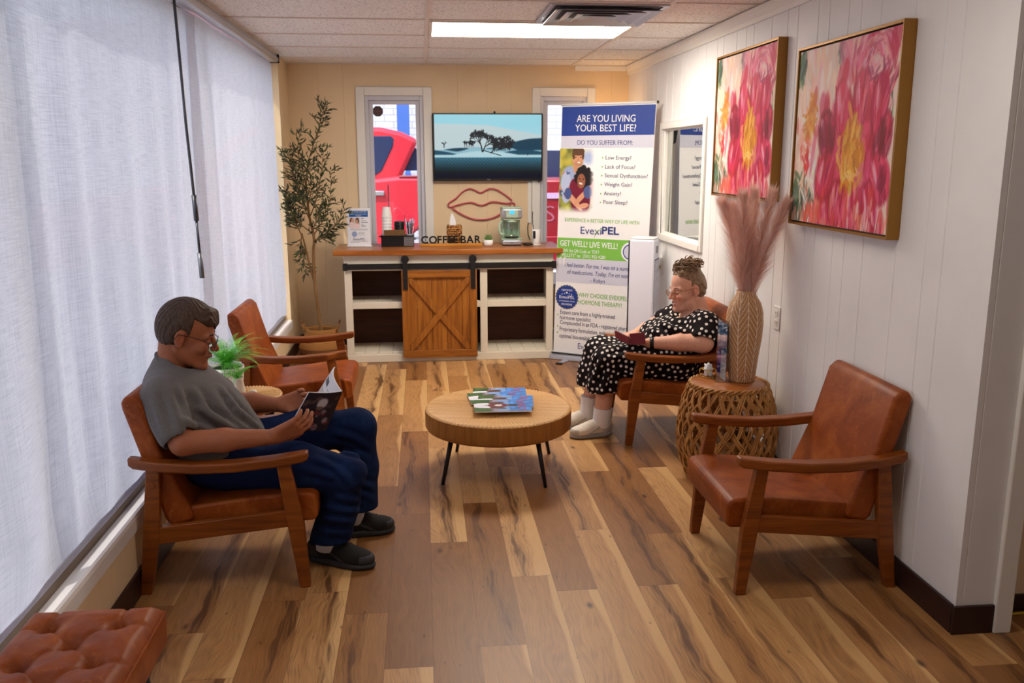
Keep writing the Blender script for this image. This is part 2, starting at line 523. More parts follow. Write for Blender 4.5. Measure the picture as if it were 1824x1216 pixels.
M['white'] = plain('white_plastic', C(236, 234, 232), .4)
M['cabw'] = plain('cream_painted_wood', C(226, 216, 196), .5, bump=(30., .1))
M['cabback'] = m_wood('dark_hardboard', C(52, 26, 14), C(74, 40, 24), C(88, 50, 30), 'x', 1., .6)
M['pine'] = m_wood('stained_pine', C(98, 52, 12), C(156, 92, 28), C(188, 122, 46), 'z', .9, .45, .3)
M['pineh'] = m_wood('stained_pine_across', C(98, 52, 12), C(156, 92, 28), C(188, 122, 46), 'x', .9, .45, .2)
M['pinetop'] = m_wood('stained_pine_top', C(112, 58, 20), C(160, 92, 38), C(186, 116, 54), 'x', .9, .28, .15)
M['oak'] = m_wood('light_oak_side', C(138, 86, 34), C(166, 108, 48), C(184, 126, 62), 'z', 1.2, .45)
M['oaktop'] = m_wood('light_oak_top', C(192, 142, 84), C(214, 166, 104), C(226, 182, 120), 'x', .6, .5)
M['print'] = m_print('gloss_print')
M['canvas'] = m_print('painted_canvas', .6)
M['gold'] = plain('antique_gold_leaf', C(158, 112, 48), .42, .55, bump=(60., .15))
M['ink_w'] = plain('white_ink', C(240, 240, 240), .5)
M['ink_b'] = plain('navy_ink', C(36, 52, 120), .5)
M['ink_g'] = plain('green_ink', C(120, 182, 72), .5)
M['ink_k'] = plain('grey_ink', C(70, 76, 110), .5)
M['blue'] = plain('royal_blue_print', C(14, 54, 142), .5)
M['green'] = plain('leaf_green_print', C(124, 188, 72), .5)
M['lav'] = plain('lavender_print', C(206, 206, 222), .5)
M['ban'] = plain('white_vinyl_banner', C(240, 238, 238), .45)

# ------------------------------------------------------------------ the setting
BX, RX, LX, CZ, FY = 7.46, 1.725, -1.06, 2.305, -2.2
def panel_wall(name, axis, pos, span, grooves, z0, z1, holes, mat, back=-1, th=.06):
    """panelled wall with real V grooves; axis 'x': plane x=pos running along y; axis 'y': plane y=pos running along x.
    holes: (a0,a1,z0,z1) openings.  back: side away from the room"""
    a0, a1 = span
    cuts = {a0, a1}
    for h in holes: cuts |= {h[0], h[1]}
    gw = .004 if axis == 'x' else .0025
    for gq in grooves:
        if a0+.02 < gq < a1-.02 and all(abs(gq-c) > .02 for c in cuts): cuts |= {gq-gw, gq, gq+gw}
    gset = set(grooves)
    cs = sorted(cuts)
    mb = MB()
    def pt(a, d, z): return (pos+back*d, a, z) if axis == 'x' else (a, pos+back*d, z)
    for p, q in zip(cs, cs[1:]):
        zs = [(z0, z1)]
        mid = (p+q)/2
        for h in holes:
            if h[0] < mid < h[1]:
                zs = [zz for a_, b_ in zs for zz in ((a_, min(b_, h[2])), (max(a_, h[3]), b_)) if zz[1]-zz[0] > 1e-4]
        gd_ = .005 if axis == 'x' else .0022; dp = gd_ if p in gset else 0; dq = gd_ if q in gset else 0
        for lo, hi in zs:
            mb.add([pt(p, dp, lo), pt(q, dq, lo), pt(q, dq, hi), pt(p, dp, hi), pt(p, th, lo), pt(q, th, lo), pt(q, th, hi), pt(p, th, hi)],
                   [(0, 1, 2, 3), (7, 6, 5, 4), (3, 2, 6, 7), (1, 0, 4, 5), (0, 3, 7, 4), (2, 1, 5, 6)])
    return struct(mb.build(name, mat))
def grooves(start, step_list, n):
    o = [start]
    for k in range(n): o.append(o[-1]+step_list[k % len(step_list)])
    return o
gr_right = [2.562, 2.779, 2.885, 3.076, 3.320, 3.477, 3.582, 3.756, 3.866, 4.080, 4.197, 4.391, 4.630, 4.741, 4.889]+grooves(5.10, [.11, .2, .16, .24], 12)
WR = (5.375, 6.33, 1.02, 1.755)
struct(box('floor', M['floor'], -1.12, 3.2, FY, BX+.06, -.06, 0))
panel_wall('wall_right', 'x', RX, (2.517, BX), gr_right, 0, CZ, [WR], M['wall'], 1, .12)
W1 = (-.455, .02, .45, 2.055); W2 = (.985, 1.375, .45, 2.055)
panel_wall('wall_back', 'y', BX, (-1.10, RX+.12), [-.82, -.62, .30, .54, .74, 1.58], 0, CZ, [W1, W2], M['tan'], 1, .12)
panel_wall('wall_left', 'x', LX, (FY, BX), grooves(.4, [.2, .11, .24, .16], 38), 0, CZ, [(.2, 7.0, .30, 2.297)], M['tan'], -1, .13)
# the return at the outer corner, the white door post and the wall beyond
panel_wall('wall_return', 'y', 2.514, (RX+.0001, 1.875), [1.748], 0, CZ, [], M['wall'], 1, .10)
struct(box('trim_1', M['trimw'], 1.858, 1.918, 2.495, 2.60, 0, CZ, bevel=.004))
panel_wall('wall_hall', 'y', 2.64, (1.88, 3.2), [2.02, 2.2], 0, CZ, [], M['tan'], 1, .1)
panel_wall('wall_side', 'x', 3.2, (FY, 2.74), [], 0, CZ, [], M['wall'], 1, .1)
panel_wall('wall_front', 'y', FY, (-1.12, 3.2), [], 0, CZ, [], M['wall'], -1, .1)
struct(MB().box(RX-.012, RX, 2.517, BX, 0, .10).build('baseboard_right', M['bb'], bevel=.003))
struct(MB().box(RX-.012, 1.858, 2.502, 2.514, 0, .10).build('baseboard_return', M['bb'], bevel=.003))
struct(MB().box(LX, LX+.012, FY, BX, 0, .096).build('baseboard_left', M['bb'], bevel=.003))
struct(MB().box(LX+.012, RX-.012, BX-.012, BX, 0, .10).build('baseboard_back', M['bb'], bevel=.003))
struct(MB().box(1.918, 3.2, 2.628, 2.64, 0, .06).build('baseboard_hall', M['bb']))
# ceiling: tiles with a lay-in grid
YL = [7.02-.632*k for k in range(15)]
XL = [-1.18, .045, 1.245, 2.45]
struct(MB().box(-1.12, 3.2, FY, BX+.06, CZ, CZ+.05).build('ceiling', M['tile']))
g_ = MB()
for yv in YL: g_.box(-1.06, 3.2 if yv < 2.6 else RX, yv-.012, yv+.012, CZ-.006, CZ+.002)
for xv in XL[1:]: g_.box(xv-.012, xv+.012, FY, BX if xv < RX else 2.6, CZ-.0065, CZ+.001)
g_.box(LX, LX+.02, FY, BX, CZ-.007, CZ).box(LX, RX, BX-.02, BX, CZ-.007, CZ)
struct(g_.build('trim_2', M['tbar']))
# crown moulding on the right wall
def crown(name, pts, axis, a0, a1): return struct(MB().prism(pts, (a0, a1), axis).build(name, M['trimw']))
crown('trim_3', [(RX, CZ-.075), (RX-.012, CZ-.075), (RX-.016, CZ-.055), (RX-.028, CZ-.030), (RX-.034, CZ-.022), (RX-.036, CZ-.007), (RX, CZ-.007)], 'y', 2.517, BX)
crown('trim_4', [(BX, CZ-.045), (BX-.010, CZ-.045), (BX-.016, CZ-.020), (BX-.022, CZ-.007), (BX, CZ-.007)], 'x', 1.27, RX-.03)
# narrow windows in the back wall
def back_window(name, x0, x1, z0, z1):
    w_ = thing(name, None, None, ((x0+x1)/2, BX, z0)); struct(w_); hx = (x1-x0)/2; h = z1-z0
    cz = MB()
    for a in (-1, 1): cz.box(min(a*hx, a*(hx+.07)), max(a*hx, a*(hx+.07)), -.022, 0, -.05, h+.07)
    cz.box(-hx, hx, -.022, 0, h, h+.07)
    cz.build('casing', M['trimw'], w_, bevel=.006)
    for a in (-1, 1): box('jamb', M['vinyl'], min(a*hx, a*(hx-.03)), max(a*hx, a*(hx-.03)), 0, .10, 0, h, w_, .003)
    box('head', M['vinyl'], -hx+.03, hx-.03, 0, .10, h-.035, h, w_, .003)
    s_ = MB()
    for a in (-1, 1): s_.box(min(a*(hx-.03), a*(hx-.062)), max(a*(hx-.03), a*(hx-.062)), .03, .075, 0, h-.035)
    s_.box(-hx+.062, hx-.062, .03, .075, h-.065, h-.035).box(-hx+.062, hx-.062, .03, .075, 0, .04)
    s_.build('sash', M['vinyl'], w_, bevel=.003)
    box('pane', M['glass'], -hx+.06, hx-.06, .050, .056, .03, h-.06, w_)
    return w_
back_window('window_1', *W1)
back_window('window_2', *W2)
# the storefront window behind the curtains
wl = struct(thing('window_3', None, None, (LX, 3.6, .30)))
st_ = MB()
for yv in (.2, 2.45, 4.70, 6.95): st_.box(-.15, -.10, yv-3.6-.0, yv-3.6+.05, .07, 1.997)
st_.box(-.15, -.10, -3.4, 3.4, 1.93, 1.997)
st_.build('mullion', M['bronze'], wl)
box('sill_frame', M['bronze'], -.15, -.041, -3.4, 3.4, 0.003, .050, wl, .004)
box('pane', M['glass'], -.128, -.122, -3.4, 3.4, .06, 1.94, wl)
sb = MB().prism([(-.041, .006), (.0, .006), (.008, .002), (.012, -.010), (.012, -.055), (.006, -.062), (0.0005, -.064), (0.0005, .0008), (-.041, .0008)], (-3.42, 3.40), 'y')
sb.build('window_sill', plain('pale_sill_laminate', C(232, 228, 226), .38), wl)
# reception window in the right wall
wr = struct(thing('window_4', None, None, (RX, (WR[0]+WR[1])/2, WR[2])))
hy = (WR[1]-WR[0])/2; hz = WR[3]-WR[2]
cs_ = MB()
for a in (-1, 1): cs_.box(-.016, 0, min(a*hy, a*(hy+.045)), max(a*hy, a*(hy+.045)), -.045, hz+.045)
cs_.box(-.016, 0, -hy, hy, hz, hz+.045).box(-.022, 0, -hy, hy, -.045, 0)
cs_.build('casing', M['trimw'], wr, bevel=.004)
fr_ = MB()
for a in (-1, 1): fr_.box(.012, .10, min(a*hy, a*(hy-.012)), max(a*hy, a*(hy-.012)), 0, hz)
fr_.box(.02, .10, -hy, hy, 0, .012).box(.02, .10, -hy, hy, hz-.012, hz)
fr_.box(.040, .085, hy-.20, hy-.16, .012, hz-.012)
fr_.build('frame', M['trimw'], wr, bevel=.002)
g = G('reception_glass')
gl = g.nd('BsdfGlossy', (.86, .88, .86, 1), .012).outputs[0]
tp = g.nd('BsdfTransparent', (.62, .66, .62, 1)).outputs[0]
g.t.links.new(g.nd('MixShader', .72, tp, gl).outputs[0], g.out.inputs[0])
box('pane', g.mat, .030, .034, -hy+.012, hy-.012, .012, hz-.012, wr)
struct(MB().box(3.1, 3.16, 2.8, 8.2, 0, CZ).build('wall_office', M['tan']))
struct(MB().box(RX+.12, 3.1, 8.14, 8.2, 0, CZ).build('wall_office_end', M['tan']))
struct(MB().box(RX+.12, 3.1, 2.8, 8.14, -.06, 0).build('floor_office', M['tan']))
struct(MB().box(RX+.12, 3.1, 2.8, 8.14, CZ, CZ+.05).build('ceiling_office', M['tile']))

# lay-in ceiling panels: one in view, two unseen and added for light
def ceiling_light(x0, x1, y0, y1, label, power, group=None):
    t = thing('ceiling_light', label, 'ceiling light', ((x0+x1)/2, (y0+y1)/2, CZ-.007), group=group)
    a, b = (x1-x0)/2, (y1-y0)/2
    f = MB().box(-a, a, -b, -b+.018, -.006, .006).box(-a, a, b-.018, b, -.006, .006).box(-a, -a+.018, -b+.018, b-.018, -.006, .006).box(a-.018, a, -b+.018, b-.018, -.006, .006)
    f.build('frame', M['tbar'], t)
    box('diffuser', emis('panel_diffuser', C(255, 245, 230), power), -a+.018, a-.018, -b+.018, b-.018, -.002, .004, t)
    return t
ceiling_light(.058, 1.232, YL[3]+.014, YL[2]-.014, 'bright rectangular ceiling light panel above the coffee table', 21.)
ceiling_light(.058, 1.232, YL[8]+.014, YL[7]-.014, 'added unseen ceiling light panel nearer the entrance', 4.5)
ceiling_light(.058, 1.232, YL[12]+.014, YL[11]-.014, 'added unseen ceiling light panel by the front wall', 2.5)
# air vent
v_ = thing('ceiling_vent', 'metal ceiling air vent with louvres beside the light panel', 'vent', (.945, (YL[4]+YL[3])/2, CZ-.008))
f = MB().box(-.30, .30, -.30, -.272, -.006, .002).box(-.30, .30, .272, .30, -.006, .002).box(-.30, -.272, -.272, .272, -.006, .002).box(.272, .30, -.272, .272, -.006, .002)
f.build('frame', M['alu'], v_)
for rr in (.270, .205, .140, .075):
    f = MB()
    for a in range(4):
        m = Matrix.Rotation(a*PI/2, 4, 'Z'); r1, r2 = rr-.028, rr-.060; q1, q2, q3 = -.024, -.010, .001
        f.add([m @ Vector(p) for p in ((-rr, -rr, q1), (rr, -rr, q1), (r1, -r1, q2), (-r1, -r1, q2), (r2, -r2, q3), (-r2, -r2, q3))], [(0, 1, 2, 3), (3, 2, 4, 5)])
    o = f.build('louvre', M['alu'], v_); md = o.modifiers.new('thickness', 'SOLIDIFY'); md.thickness = .002
box('core', plain('duct_grey', C(120, 112, 106), .5, .3), -.28, .28, -.28, .28, .002, .005, v_)

# ------------------------------------------------------------------ outside
struct(MB().box(-40, 30, -20, 40, -.30, -.16).build('ground_outside', plain('asphalt', C(150, 148, 150), .9)))
bw = G('pale_painted_brick', rough=.8)
bt = bw.nd('TexBrick'); bt.inputs['Scale'].default_value = 1.; bt.inputs['Brick Width'].default_value = .4; bt.inputs['Row Height'].default_value = .14; bt.inputs['Mortar Size'].default_value = .012
bt.inputs['Color1'].default_value = C(214, 212, 216); bt.inputs['Color2'].default_value = C(196, 196, 204); bt.inputs['Mortar'].default_value = C(170, 170, 180)
x_, y_, z_ = bw.xyz(); bw.t.links.new(bw.comb(x_, z_), bt.inputs['Vector']); bw.set('Base Color', bt.outputs[0])
tb = thing('brick_building', 'pale painted brick building outside behind the parked trucks', 'building', (1, 20, -.16))
box('wall', bw.mat, -9, 9, 0, .3, 0, 4.2, tb)
box('roof', M['bronze'], -9.2, 9.2, -.2, 6, 4.2, 4.5, tb)
box('side_wall', bw.mat, -9, -8.7, .3, 6, 0, 4.2, tb)
tp_ = thing('blue_post', 'blue steel post outside seen through the left narrow window', 'post', (-.38, 19.4, -.16))
box('shaft', plain('blue_enamel', C(58, 98, 176), .5), -.13, .13, -.1, .1, 0, 3.6, tp_)
box('foot', M['blackm'], -.2, .2, -.16, .16, 0, .03, tp_)
tl = thing('shop_building', 'pale building across the street, faint through the sheer curtains', 'building', (-16, 5, -.16))
box('wall', plain('pale_stucco', C(206, 198, 190), .8), -.2, 0, -9, 9, 0, 3.4, tl)
box('roof', M['bronze'], -5, .25, -9.2, 9.2, 3.4, 3.8, tl)
for k in range(5): box('shop_window', plain('dark_pane_%d' % k, C(40, 48, 60), .2), 0.0005, .03, -8+3.4*k, -5.9+3.4*k, .7, 2.6, tl)
# red pickup beside the building, side on
def outline_slab(name, pts, y0, y1, mat, parent, bevel=.03): return MB().prism(pts, (y0, y1), 'y').build(name, mat, parent, bevel=bevel, seg=3)
red = G('red_car_paint', C(206, 44, 62), .18, .0, .6); red.set('Coat Weight', .8)
dgl = plain('dark_car_glass', C(18, 44, 84), .06, 0, .8)
tyre = plain('tyre_rubber', C(22, 20, 24), .8)
tk = thing('pickup_truck', 'red pickup truck side on through the left narrow window', 'truck', (-.37, 10.4, -.16))
arc = [(.62+.54*math.cos(a), .46+.54*math.sin(a)) for a in np.linspace(PI, 0, 15)]
body = [(-4.0, .45), (.07, .45)]+arc[1:-1]+[(1.17, .45), (1.48, .55), (1.48, 1.50), (.10, 1.52), (-.3, 1.48), (-2.6, 1.42), (-4.0, 1.18)]
outline_slab('body', body, 0, 1.9, red.mat, tk, .05)
cabp = [(-2.5, 1.40), (-1.7, 2.0), (-1.45, 2.07), (-.1, 2.07), (.14, 2.02), (.33, 1.93), (.30, 1.86), (.10, 1.45)]
outline_slab('cab', cabp, .05, 1.8, red.mat, tk, .05)
MB().prism([(-2.0, 1.50), (-1.55, 1.97), (.02, 1.97), (.05, 1.94), (.04, 1.86), (-.10, 1.58), (-.20, 1.51)], (.040, .12), 'y').build('door_glass', dgl, tk, bevel=.008)
MB().prism([(.20, 1.84), (.30, 1.84), (.40, 1.58), (.13, 1.58), (.12, 1.62)], (.13, 1.7), 'y').build('rear_glass', dgl, tk)
box('bed_rail', plain('bed_rail_plastic', C(150, 46, 60), .4), .10, 1.46, -.004, .06, 1.502, 1.525, tk, .006)
box('door_seam', plain('seam_gap', C(92, 12, 28), .6), -.035, -.022, -.004, .01, .55, 1.42, tk)
box('door_handle', M['alu'], -.30, -.07, -.045, .0, 1.30, 1.355, tk, .012)
fdr = MB().prism([(.07+.085*math.cos(a), 1.02+.14*math.sin(a)) for a in np.linspace(0, 2*PI, 25)[:-1]], (-.008, .004), 'y')
fdr.build('fuel_door', red.mat, tk, bevel=.004)
for xv in (.62, -3.1): MB().cyl((xv, .0, .42), (xv, .24, .42), .42, n=32).build('wheel', tyre, tk, bevel=.02)
# the tailgate of a second red truck and a white car behind it, through the right window
t2 = thing('pickup_truck', 'red pickup truck seen from behind, its tailgate in the right window', 'truck', (2.22, 9.35, -.16))
dred = G('crimson_car_paint', C(150, 16, 40), .25, .0, .6)
box('bed', dred.mat, -.98, .98, .07, 3.2, .55, 1.46, t2, .04)
box('tailgate', dred.mat, -.94, .94, 0, .066, .62, 1.50, t2, .03)
box('trim_strip', plain('pale_lilac_trim', C(206, 178, 220), .3), -.94, .94, -.012, 0, 1.30, 1.36, t2)
box('crease', dred.mat, -.94, .94, -.02, 0, .82, .90, t2, .008)
text('lettering', 'SERIES', .24, plain('chrome_pink', C(206, 120, 150), .3, .4), t2, T((-.95, -.006, 1.06)), sx=1.2, bold=-.002)
box('bumper', M['alu'], -.98, .98, -.14, .05, .36, .56, t2, .03)
for a in (-.75, .75): MB().cyl((a-.12, .9, .36), (a+.12, .9, .36), .36, n=28).build('wheel', tyre, t2, bevel=.02)
t3 = thing('white_car', 'white vehicle beyond the red tailgate in the right window', 'car', (2.55, 13.6, -.16))
outline_slab('body', [(-1.1, .35), (1.1, .35), (1.1, 1.2), (.86, 2.0), (-.86, 2.0), (-1.1, 1.2)], 0, 4, plain('white_car_paint', C(238, 238, 240), .2), t3, .08)
MB().prism([(-.86, 1.22), (.86, 1.22), (.70, 1.84), (-.70, 1.84)], (-.012, .02), 'y').build('rear_glass', dgl, t3, bevel=.01)
for a in (-.8, .8): MB().cyl((a-.12, .9, .35), (a+.12, .9, .35), .35, n=24).build('wheel', tyre, t3)
# ------------------------------------------------------------------ armchairs
def copy_tree(o, parent=None):
    c = o.copy(); COL.objects.link(c); c.parent = parent
    for ch in list(o.children): copy_tree(ch, c)
    return c
def taper_bar(p0, p1, w0, w1, y0, y1, mid=None):
    """bar in the XZ plane from p0 to p1 (x,z), width along x w0..w1, thickness y0..y1"""
    st = [(p0, w0)]+([mid] if mid else [])+[(p1, w1)]
    mb = MB(); rings = []
    for (px, pz), ww in st:
        rings.append([mb.bm.verts.new(v) for v in ((px-ww/2, y0, pz), (px+ww/2, y0, pz), (px+ww/2, y1, pz), (px-ww/2, y1, pz))])
    for a, b in zip(rings, rings[1:]):
        for k in range(4): mb.bm.faces.new((a[k], a[(k+1) % 4], b[(k+1) % 4], b[k]))
    mb.bm.faces.new(rings[0][::-1]); mb.bm.faces.new(rings[-1])
    return mb
def make_chair():
    t = thing('armchair', 'x', 'chair')
    wd = M['chairwood']
    s = MB().prism([(.322, .352), (.338, .335), (.338, .262), (.328, .246), (.2, .240), (-.17, .214), (-.185, .30), (-.12, .318), (0, .333), (.15, .350), (.26, .358)], (-.247, .247), 'y')
    s.build('seat', M['leather'], t, bevel=.022, seg=4)
    b = MB().prism([(-.105, .300), (-.100, .272), (-.178, .250), (-.200, .275), (-.316, .690), (-.319, .715), (-.307, .738), (-.278, .742), (-.250, .715), (-.19, .505)], (-.262, .262), 'y')
    b.build('backrest', M['leather'], t, bevel=.018, seg=4)
    for sd in (-1, 1):
        y0, y1 = sorted((sd*.254, sd*.286))
        taper_bar((.286, 0), (.228, .488), .038, .046, y0, y1, ((.262, .255), .060)).build('leg', wd, t, bevel=.004)
        rl = taper_bar((-.284, 0), (-.222, .490), .040, .046, y0, y1, ((-.246, .235), .058)).build('leg', wd, t, bevel=.004)
        MB().cyl((-.226, sd*.286, .418), (-.226, sd*.2895, .418), .0085, n=14).build('bolt_cap', wd, rl, bevel=.001)
        r_ = MB().hexa([(.240, y0+.003, .240), (-.232, y0+.003, .192), (-.232, y1-.003, .192), (.240, y1-.003, .240), (.240, y0+.003, .303), (-.232, y0+.003, .256), (-.232, y1-.003, .256), (.240, y1-.003, .303)])
        r_.build('side_rail', wd, t, bevel=.003)
        a = MB(); rings = []
        for u, zt, hw, yc in ((.318, .524, .020, .268), (.300, .522, .025, .269), (.2, .508, .028, .272), (.06, .497, .029, .276), (-.08, .497, .029, .277), (-.2, .507, .028, .275), (-.285, .520, .025, .272), (-.305, .524, .018, .270)):
            th = .036 if -.29 < u < .31 else .030
            rings.append([a.bm.verts.new(v) for v in ((u, sd*(yc-hw), zt-th), (u, sd*(yc+hw), zt-th), (u, sd*(yc+hw), zt), (u, sd*(yc-hw), zt))])
        for p, q in zip(rings, rings[1:]):
            for k in range(4): a.bm.faces.new((p[k], p[(k+1) % 4], q[(k+1) % 4], q[k]))
        a.bm.faces.new(rings[0][::-1]); a.bm.faces.new(rings[-1])
        a.build('arm', wd, t, bevel=.007, seg=3)
    MB().box(.215, .24, -.254, .254, .232, .247).build('cross_rail', wd, t)
    MB().box(-.235, -.21, -.254, .254, .188, .210).build('cross_rail', wd, t)
    return t
ch = make_chair()
chairs = [(1.40, 3.123, PI, 'empty brown leather armchair against the right wall, nearest the doorway'),
          (1.39, 4.838, PI, 'brown leather armchair the woman in the polka dot dress sits in'),
          (-.750, 3.347, 0, 'brown leather armchair the man in the grey t-shirt sits in'),
          (-.752, 5.055, 0, 'empty brown leather armchair by the curtains in front of the olive tree')]
for i, (x, y, rz, lb) in enumerate(chairs):
    o = ch if i == 0 else copy_tree(ch)
    o.location = (x, y, 0); o.rotation_euler = (0, 0, rz); tag(o, lb, 'chair', 'brown leather armchairs')

# ------------------------------------------------------------------ tufted bench, front left
bx, by, bw_, bl, bz = -.865, 1.65, .335, 1.09, .305
tb = thing('tufted_bench', 'buttoned brown leather bench under the window in the front left corner', 'bench', (bx, by, 0))
nx, ny = 68, 200
xs = np.linspace(-bw_/2, bw_/2, nx); ys = np.linspace(-bl/2, bl/2, ny)
Xg, Yg = np.meshgrid(xs, ys, indexing='ij')
btn = [(-.083, bl/2-.10-k*.17) for k in range(6)]+[(.083, bl/2-.10-k*.17) for k in range(6)]+[(0, bl/2-.185-k*.17) for k in range(6)]
Zg = np.full_like(Xg, .415)
ed = np.minimum(bw_/2-np.abs(Xg), bl/2-np.abs(Yg))
Zg -= .028*np.clip(1-ed/.035, 0, 1)**2.2
dm = np.min([np.hypot(Xg-a, Yg-b) for a, b in btn], 0)
Zg += .012*np.clip(ed/.06, 0, 1)-.030*np.exp(-(dm/.020)**2)-.012*np.exp(-(dm/.05)**2)
lines = []
for a, b in btn:
    for c, d in btn:
        if .1 < math.hypot(a-c, b-d) < .13 and (a, b) < (c, d): lines.append((a, b, c, d))
for a, b in btn:
    if abs(a) > .01: lines.append((a, b, math.copysign(bw_/2, a), b))
    if b > bl/2-.12: lines.append((a, b, a, bl/2))
for a, b, c, d in lines:
    vx, vy = c-a, d-b; L2 = vx*vx+vy*vy
    tt = np.clip(((Xg-a)*vx+(Yg-b)*vy)/L2, 0, 1)
    dd = np.hypot(Xg-a-tt*vx, Yg-b-tt*vy)
    Zg -= .0075*np.exp(-(dd/.006)**2)*np.clip(ed/.02, 0, 1)
V = np.stack([Xg, Yg, Zg], -1).reshape(-1, 3); idx = np.arange(nx*ny).reshape(nx, ny)
F = np.stack([idx[:-1, :-1], idx[1:, :-1], idx[1:, 1:], idx[:-1, 1:]], -1).reshape(-1, 4).tolist()
rim = list(idx[:, 0])+list(idx[-1, 1:])+list(idx[-2::-1, -1])+list(idx[0, -2:0:-1])
n0 = len(V); base = V[rim].copy(); base[:, 2] = bz
mid = V[rim].copy(); mid[:, 2] = .36; mid[:, :2] *= 1.006
V = np.concatenate([V, mid, base]); nr = len(rim)
for k in range(nr):
    k2 = (k+1) % nr
    F.append([rim[k], n0+k, n0+k2, rim[k2]]); F.append([n0+k, n0+nr+k, n0+nr+k2, n0+k2])
cu = mesh_np('cushion', V, F, M['leather'], tb)
pipe = [Vector((a*(bw_/2-.012), b*(bl/2-.012), .3935)) for a, b in ((-1, -1), (1, -1), (1, 1), (-1, 1), (-1, -1))]
MB().tube([(bw_/2+.001, -bl/2, .388), (bw_/2+.001, bl/2, .388)], .0035, 8).tube([(-bw_/2, bl/2+.001, .388), (bw_/2, bl/2+.001, .388)], .0035, 8).build('piping', M['leather'], tb)
for a, b in btn: MB().sphere((a, b, .386), (.011, .011, .007), 12, 8).build('button', M['leather'], tb)
box('base_board', M['black'], -bw_/2+.01, bw_/2-.01, -bl/2+.01, bl/2-.01, bz-.02, bz-.0005, tb)
for a in (-1, 1):
    for b in (-1, 1): MB().cyl((a*.12, b*.46, bz-.02), (a*.145, b*.50, 0), .017, .011, 14).build('leg', M['blackm'], tb)

# ------------------------------------------------------------------ round coffee table and magazines
def fluted_table(name, label, loc, r, h, th, nfl, legs, rot, group=None):
    t = thing(name, label, 'table', loc, rot, group)
    nr_, na = 26, nfl*6
    rr = np.linspace(0.0, 1, nr_)**.8*(r-.006); aa = np.linspace(0, 2*PI, na, endpoint=False)
    A, Q = np.meshgrid(aa, rr, indexing='ij')
    amp = .0034*np.clip(Q/(r*.35), 0, 1)
    Zt = h-.004+amp*(np.abs(np.sin(A*nfl/2))-.5)*1.5+.0012*np.sin(Q*260)*np.clip(Q/r-.15, 0, 1)
    Vt = np.stack([Q*np.cos(A), Q*np.sin(A), Zt], -1)
    prof = [(r-.001, h-.010), (r, h-.018), (r, h-th+.016), (r-.006, h-th+.004), (r-.014, h-th), (r*.4, h-th), (.002, h-th)]
    ex = np.stack([np.stack([q*np.cos(aa), q*np.sin(aa), np.full(na, z)], -1) for q, z in prof], 1)
    top_i = np.concatenate([Vt, ex[:, :1]], 1); n1 = nr_+1
    ix = np.arange(na*n1).reshape(na, n1); jx = np.roll(ix, -1, 0)
    Ft = np.stack([ix[:, :-1], ix[:, 1:], jx[:, 1:], jx[:, :-1]], -1).reshape(-1, 4)
    mesh_np('tabletop', top_i.reshape(-1, 3), Ft, M['oaktop'], t)
    n2 = len(prof); ix = np.arange(na*n2).reshape(na, n2); jx = np.roll(ix, -1, 0)
    Fs = np.stack([ix[:, :-1], ix[:, 1:], jx[:, 1:], jx[:, :-1]], -1).reshape(-1, 4)
    o = mesh_np('apron', ex.reshape(-1, 3), Fs, M['oak'], t)
    for a in legs:
        d = Vector((math.cos(a), math.sin(a), 0))
        MB().tube([d*(r*.80)+Vector((0, 0, h-th)), d*(r*.96)], [.013, .0085], 12).build('leg', M['blackm'], t)
    return t
fluted_table('coffee_table', 'round fluted oak coffee table on four black legs in the middle of the floor', (.355, 4.262, 0), .368, .335, .105, 110, [PI/4+k*PI/2 for k in range(4)], R(-10))

def smooth_noise(ny, nx, cell, seed):
    q = np.random.default_rng(seed); gy, gx = int(ny/cell)+3, int(nx/cell)+3
    gq = q.random((gy, gx)); y = np.arange(ny)/cell; x = np.arange(nx)/cell
    y0 = y.astype(int); x0 = x.astype(int); fy = (y-y0)[:, None]; fx = (x-x0)[None]
    fy = fy*fy*(3-2*fy); fx = fx*fx*(3-2*fx)
    return (gq[y0][:, x0]*(1-fy)*(1-fx)+gq[y0+1][:, x0]*fy*(1-fx)+gq[y0][:, x0+1]*(1-fy)*fx+gq[y0+1][:, x0+1]*fy*fx)
def blob(img, cx, cy, rx, ry, col, rot=0, soft=.12, a=1., asp=1.):
    """soft ellipse in 0..1 picture coordinates (y up)"""
    ny, nx, _ = img.shape
    Y, X = np.meshgrid((np.arange(ny)+.5)/ny, (np.arange(nx)+.5)/nx, indexing='ij')
    c_, s_ = math.cos(rot), math.sin(rot)
    dx = (X-cx)*asp; dy = Y-cy
    d = np.hypot((dx*c_+dy*s_)/rx, (-dx*s_+dy*c_)/ry)
    m = np.clip((1-d)/soft+.5, 0, 1)*a
    img += m[..., None]*(np.array(col, float)-img)
def rect(img, x0, x1, y0, y1, col, a=1.):
    ny, nx, _ = img.shape
    sl = img[int(round(y0*ny)):int(round(y1*ny)), int(round(x0*nx)):int(round(x1*nx))]
    sl += a*(np.array(col, float)-sl)
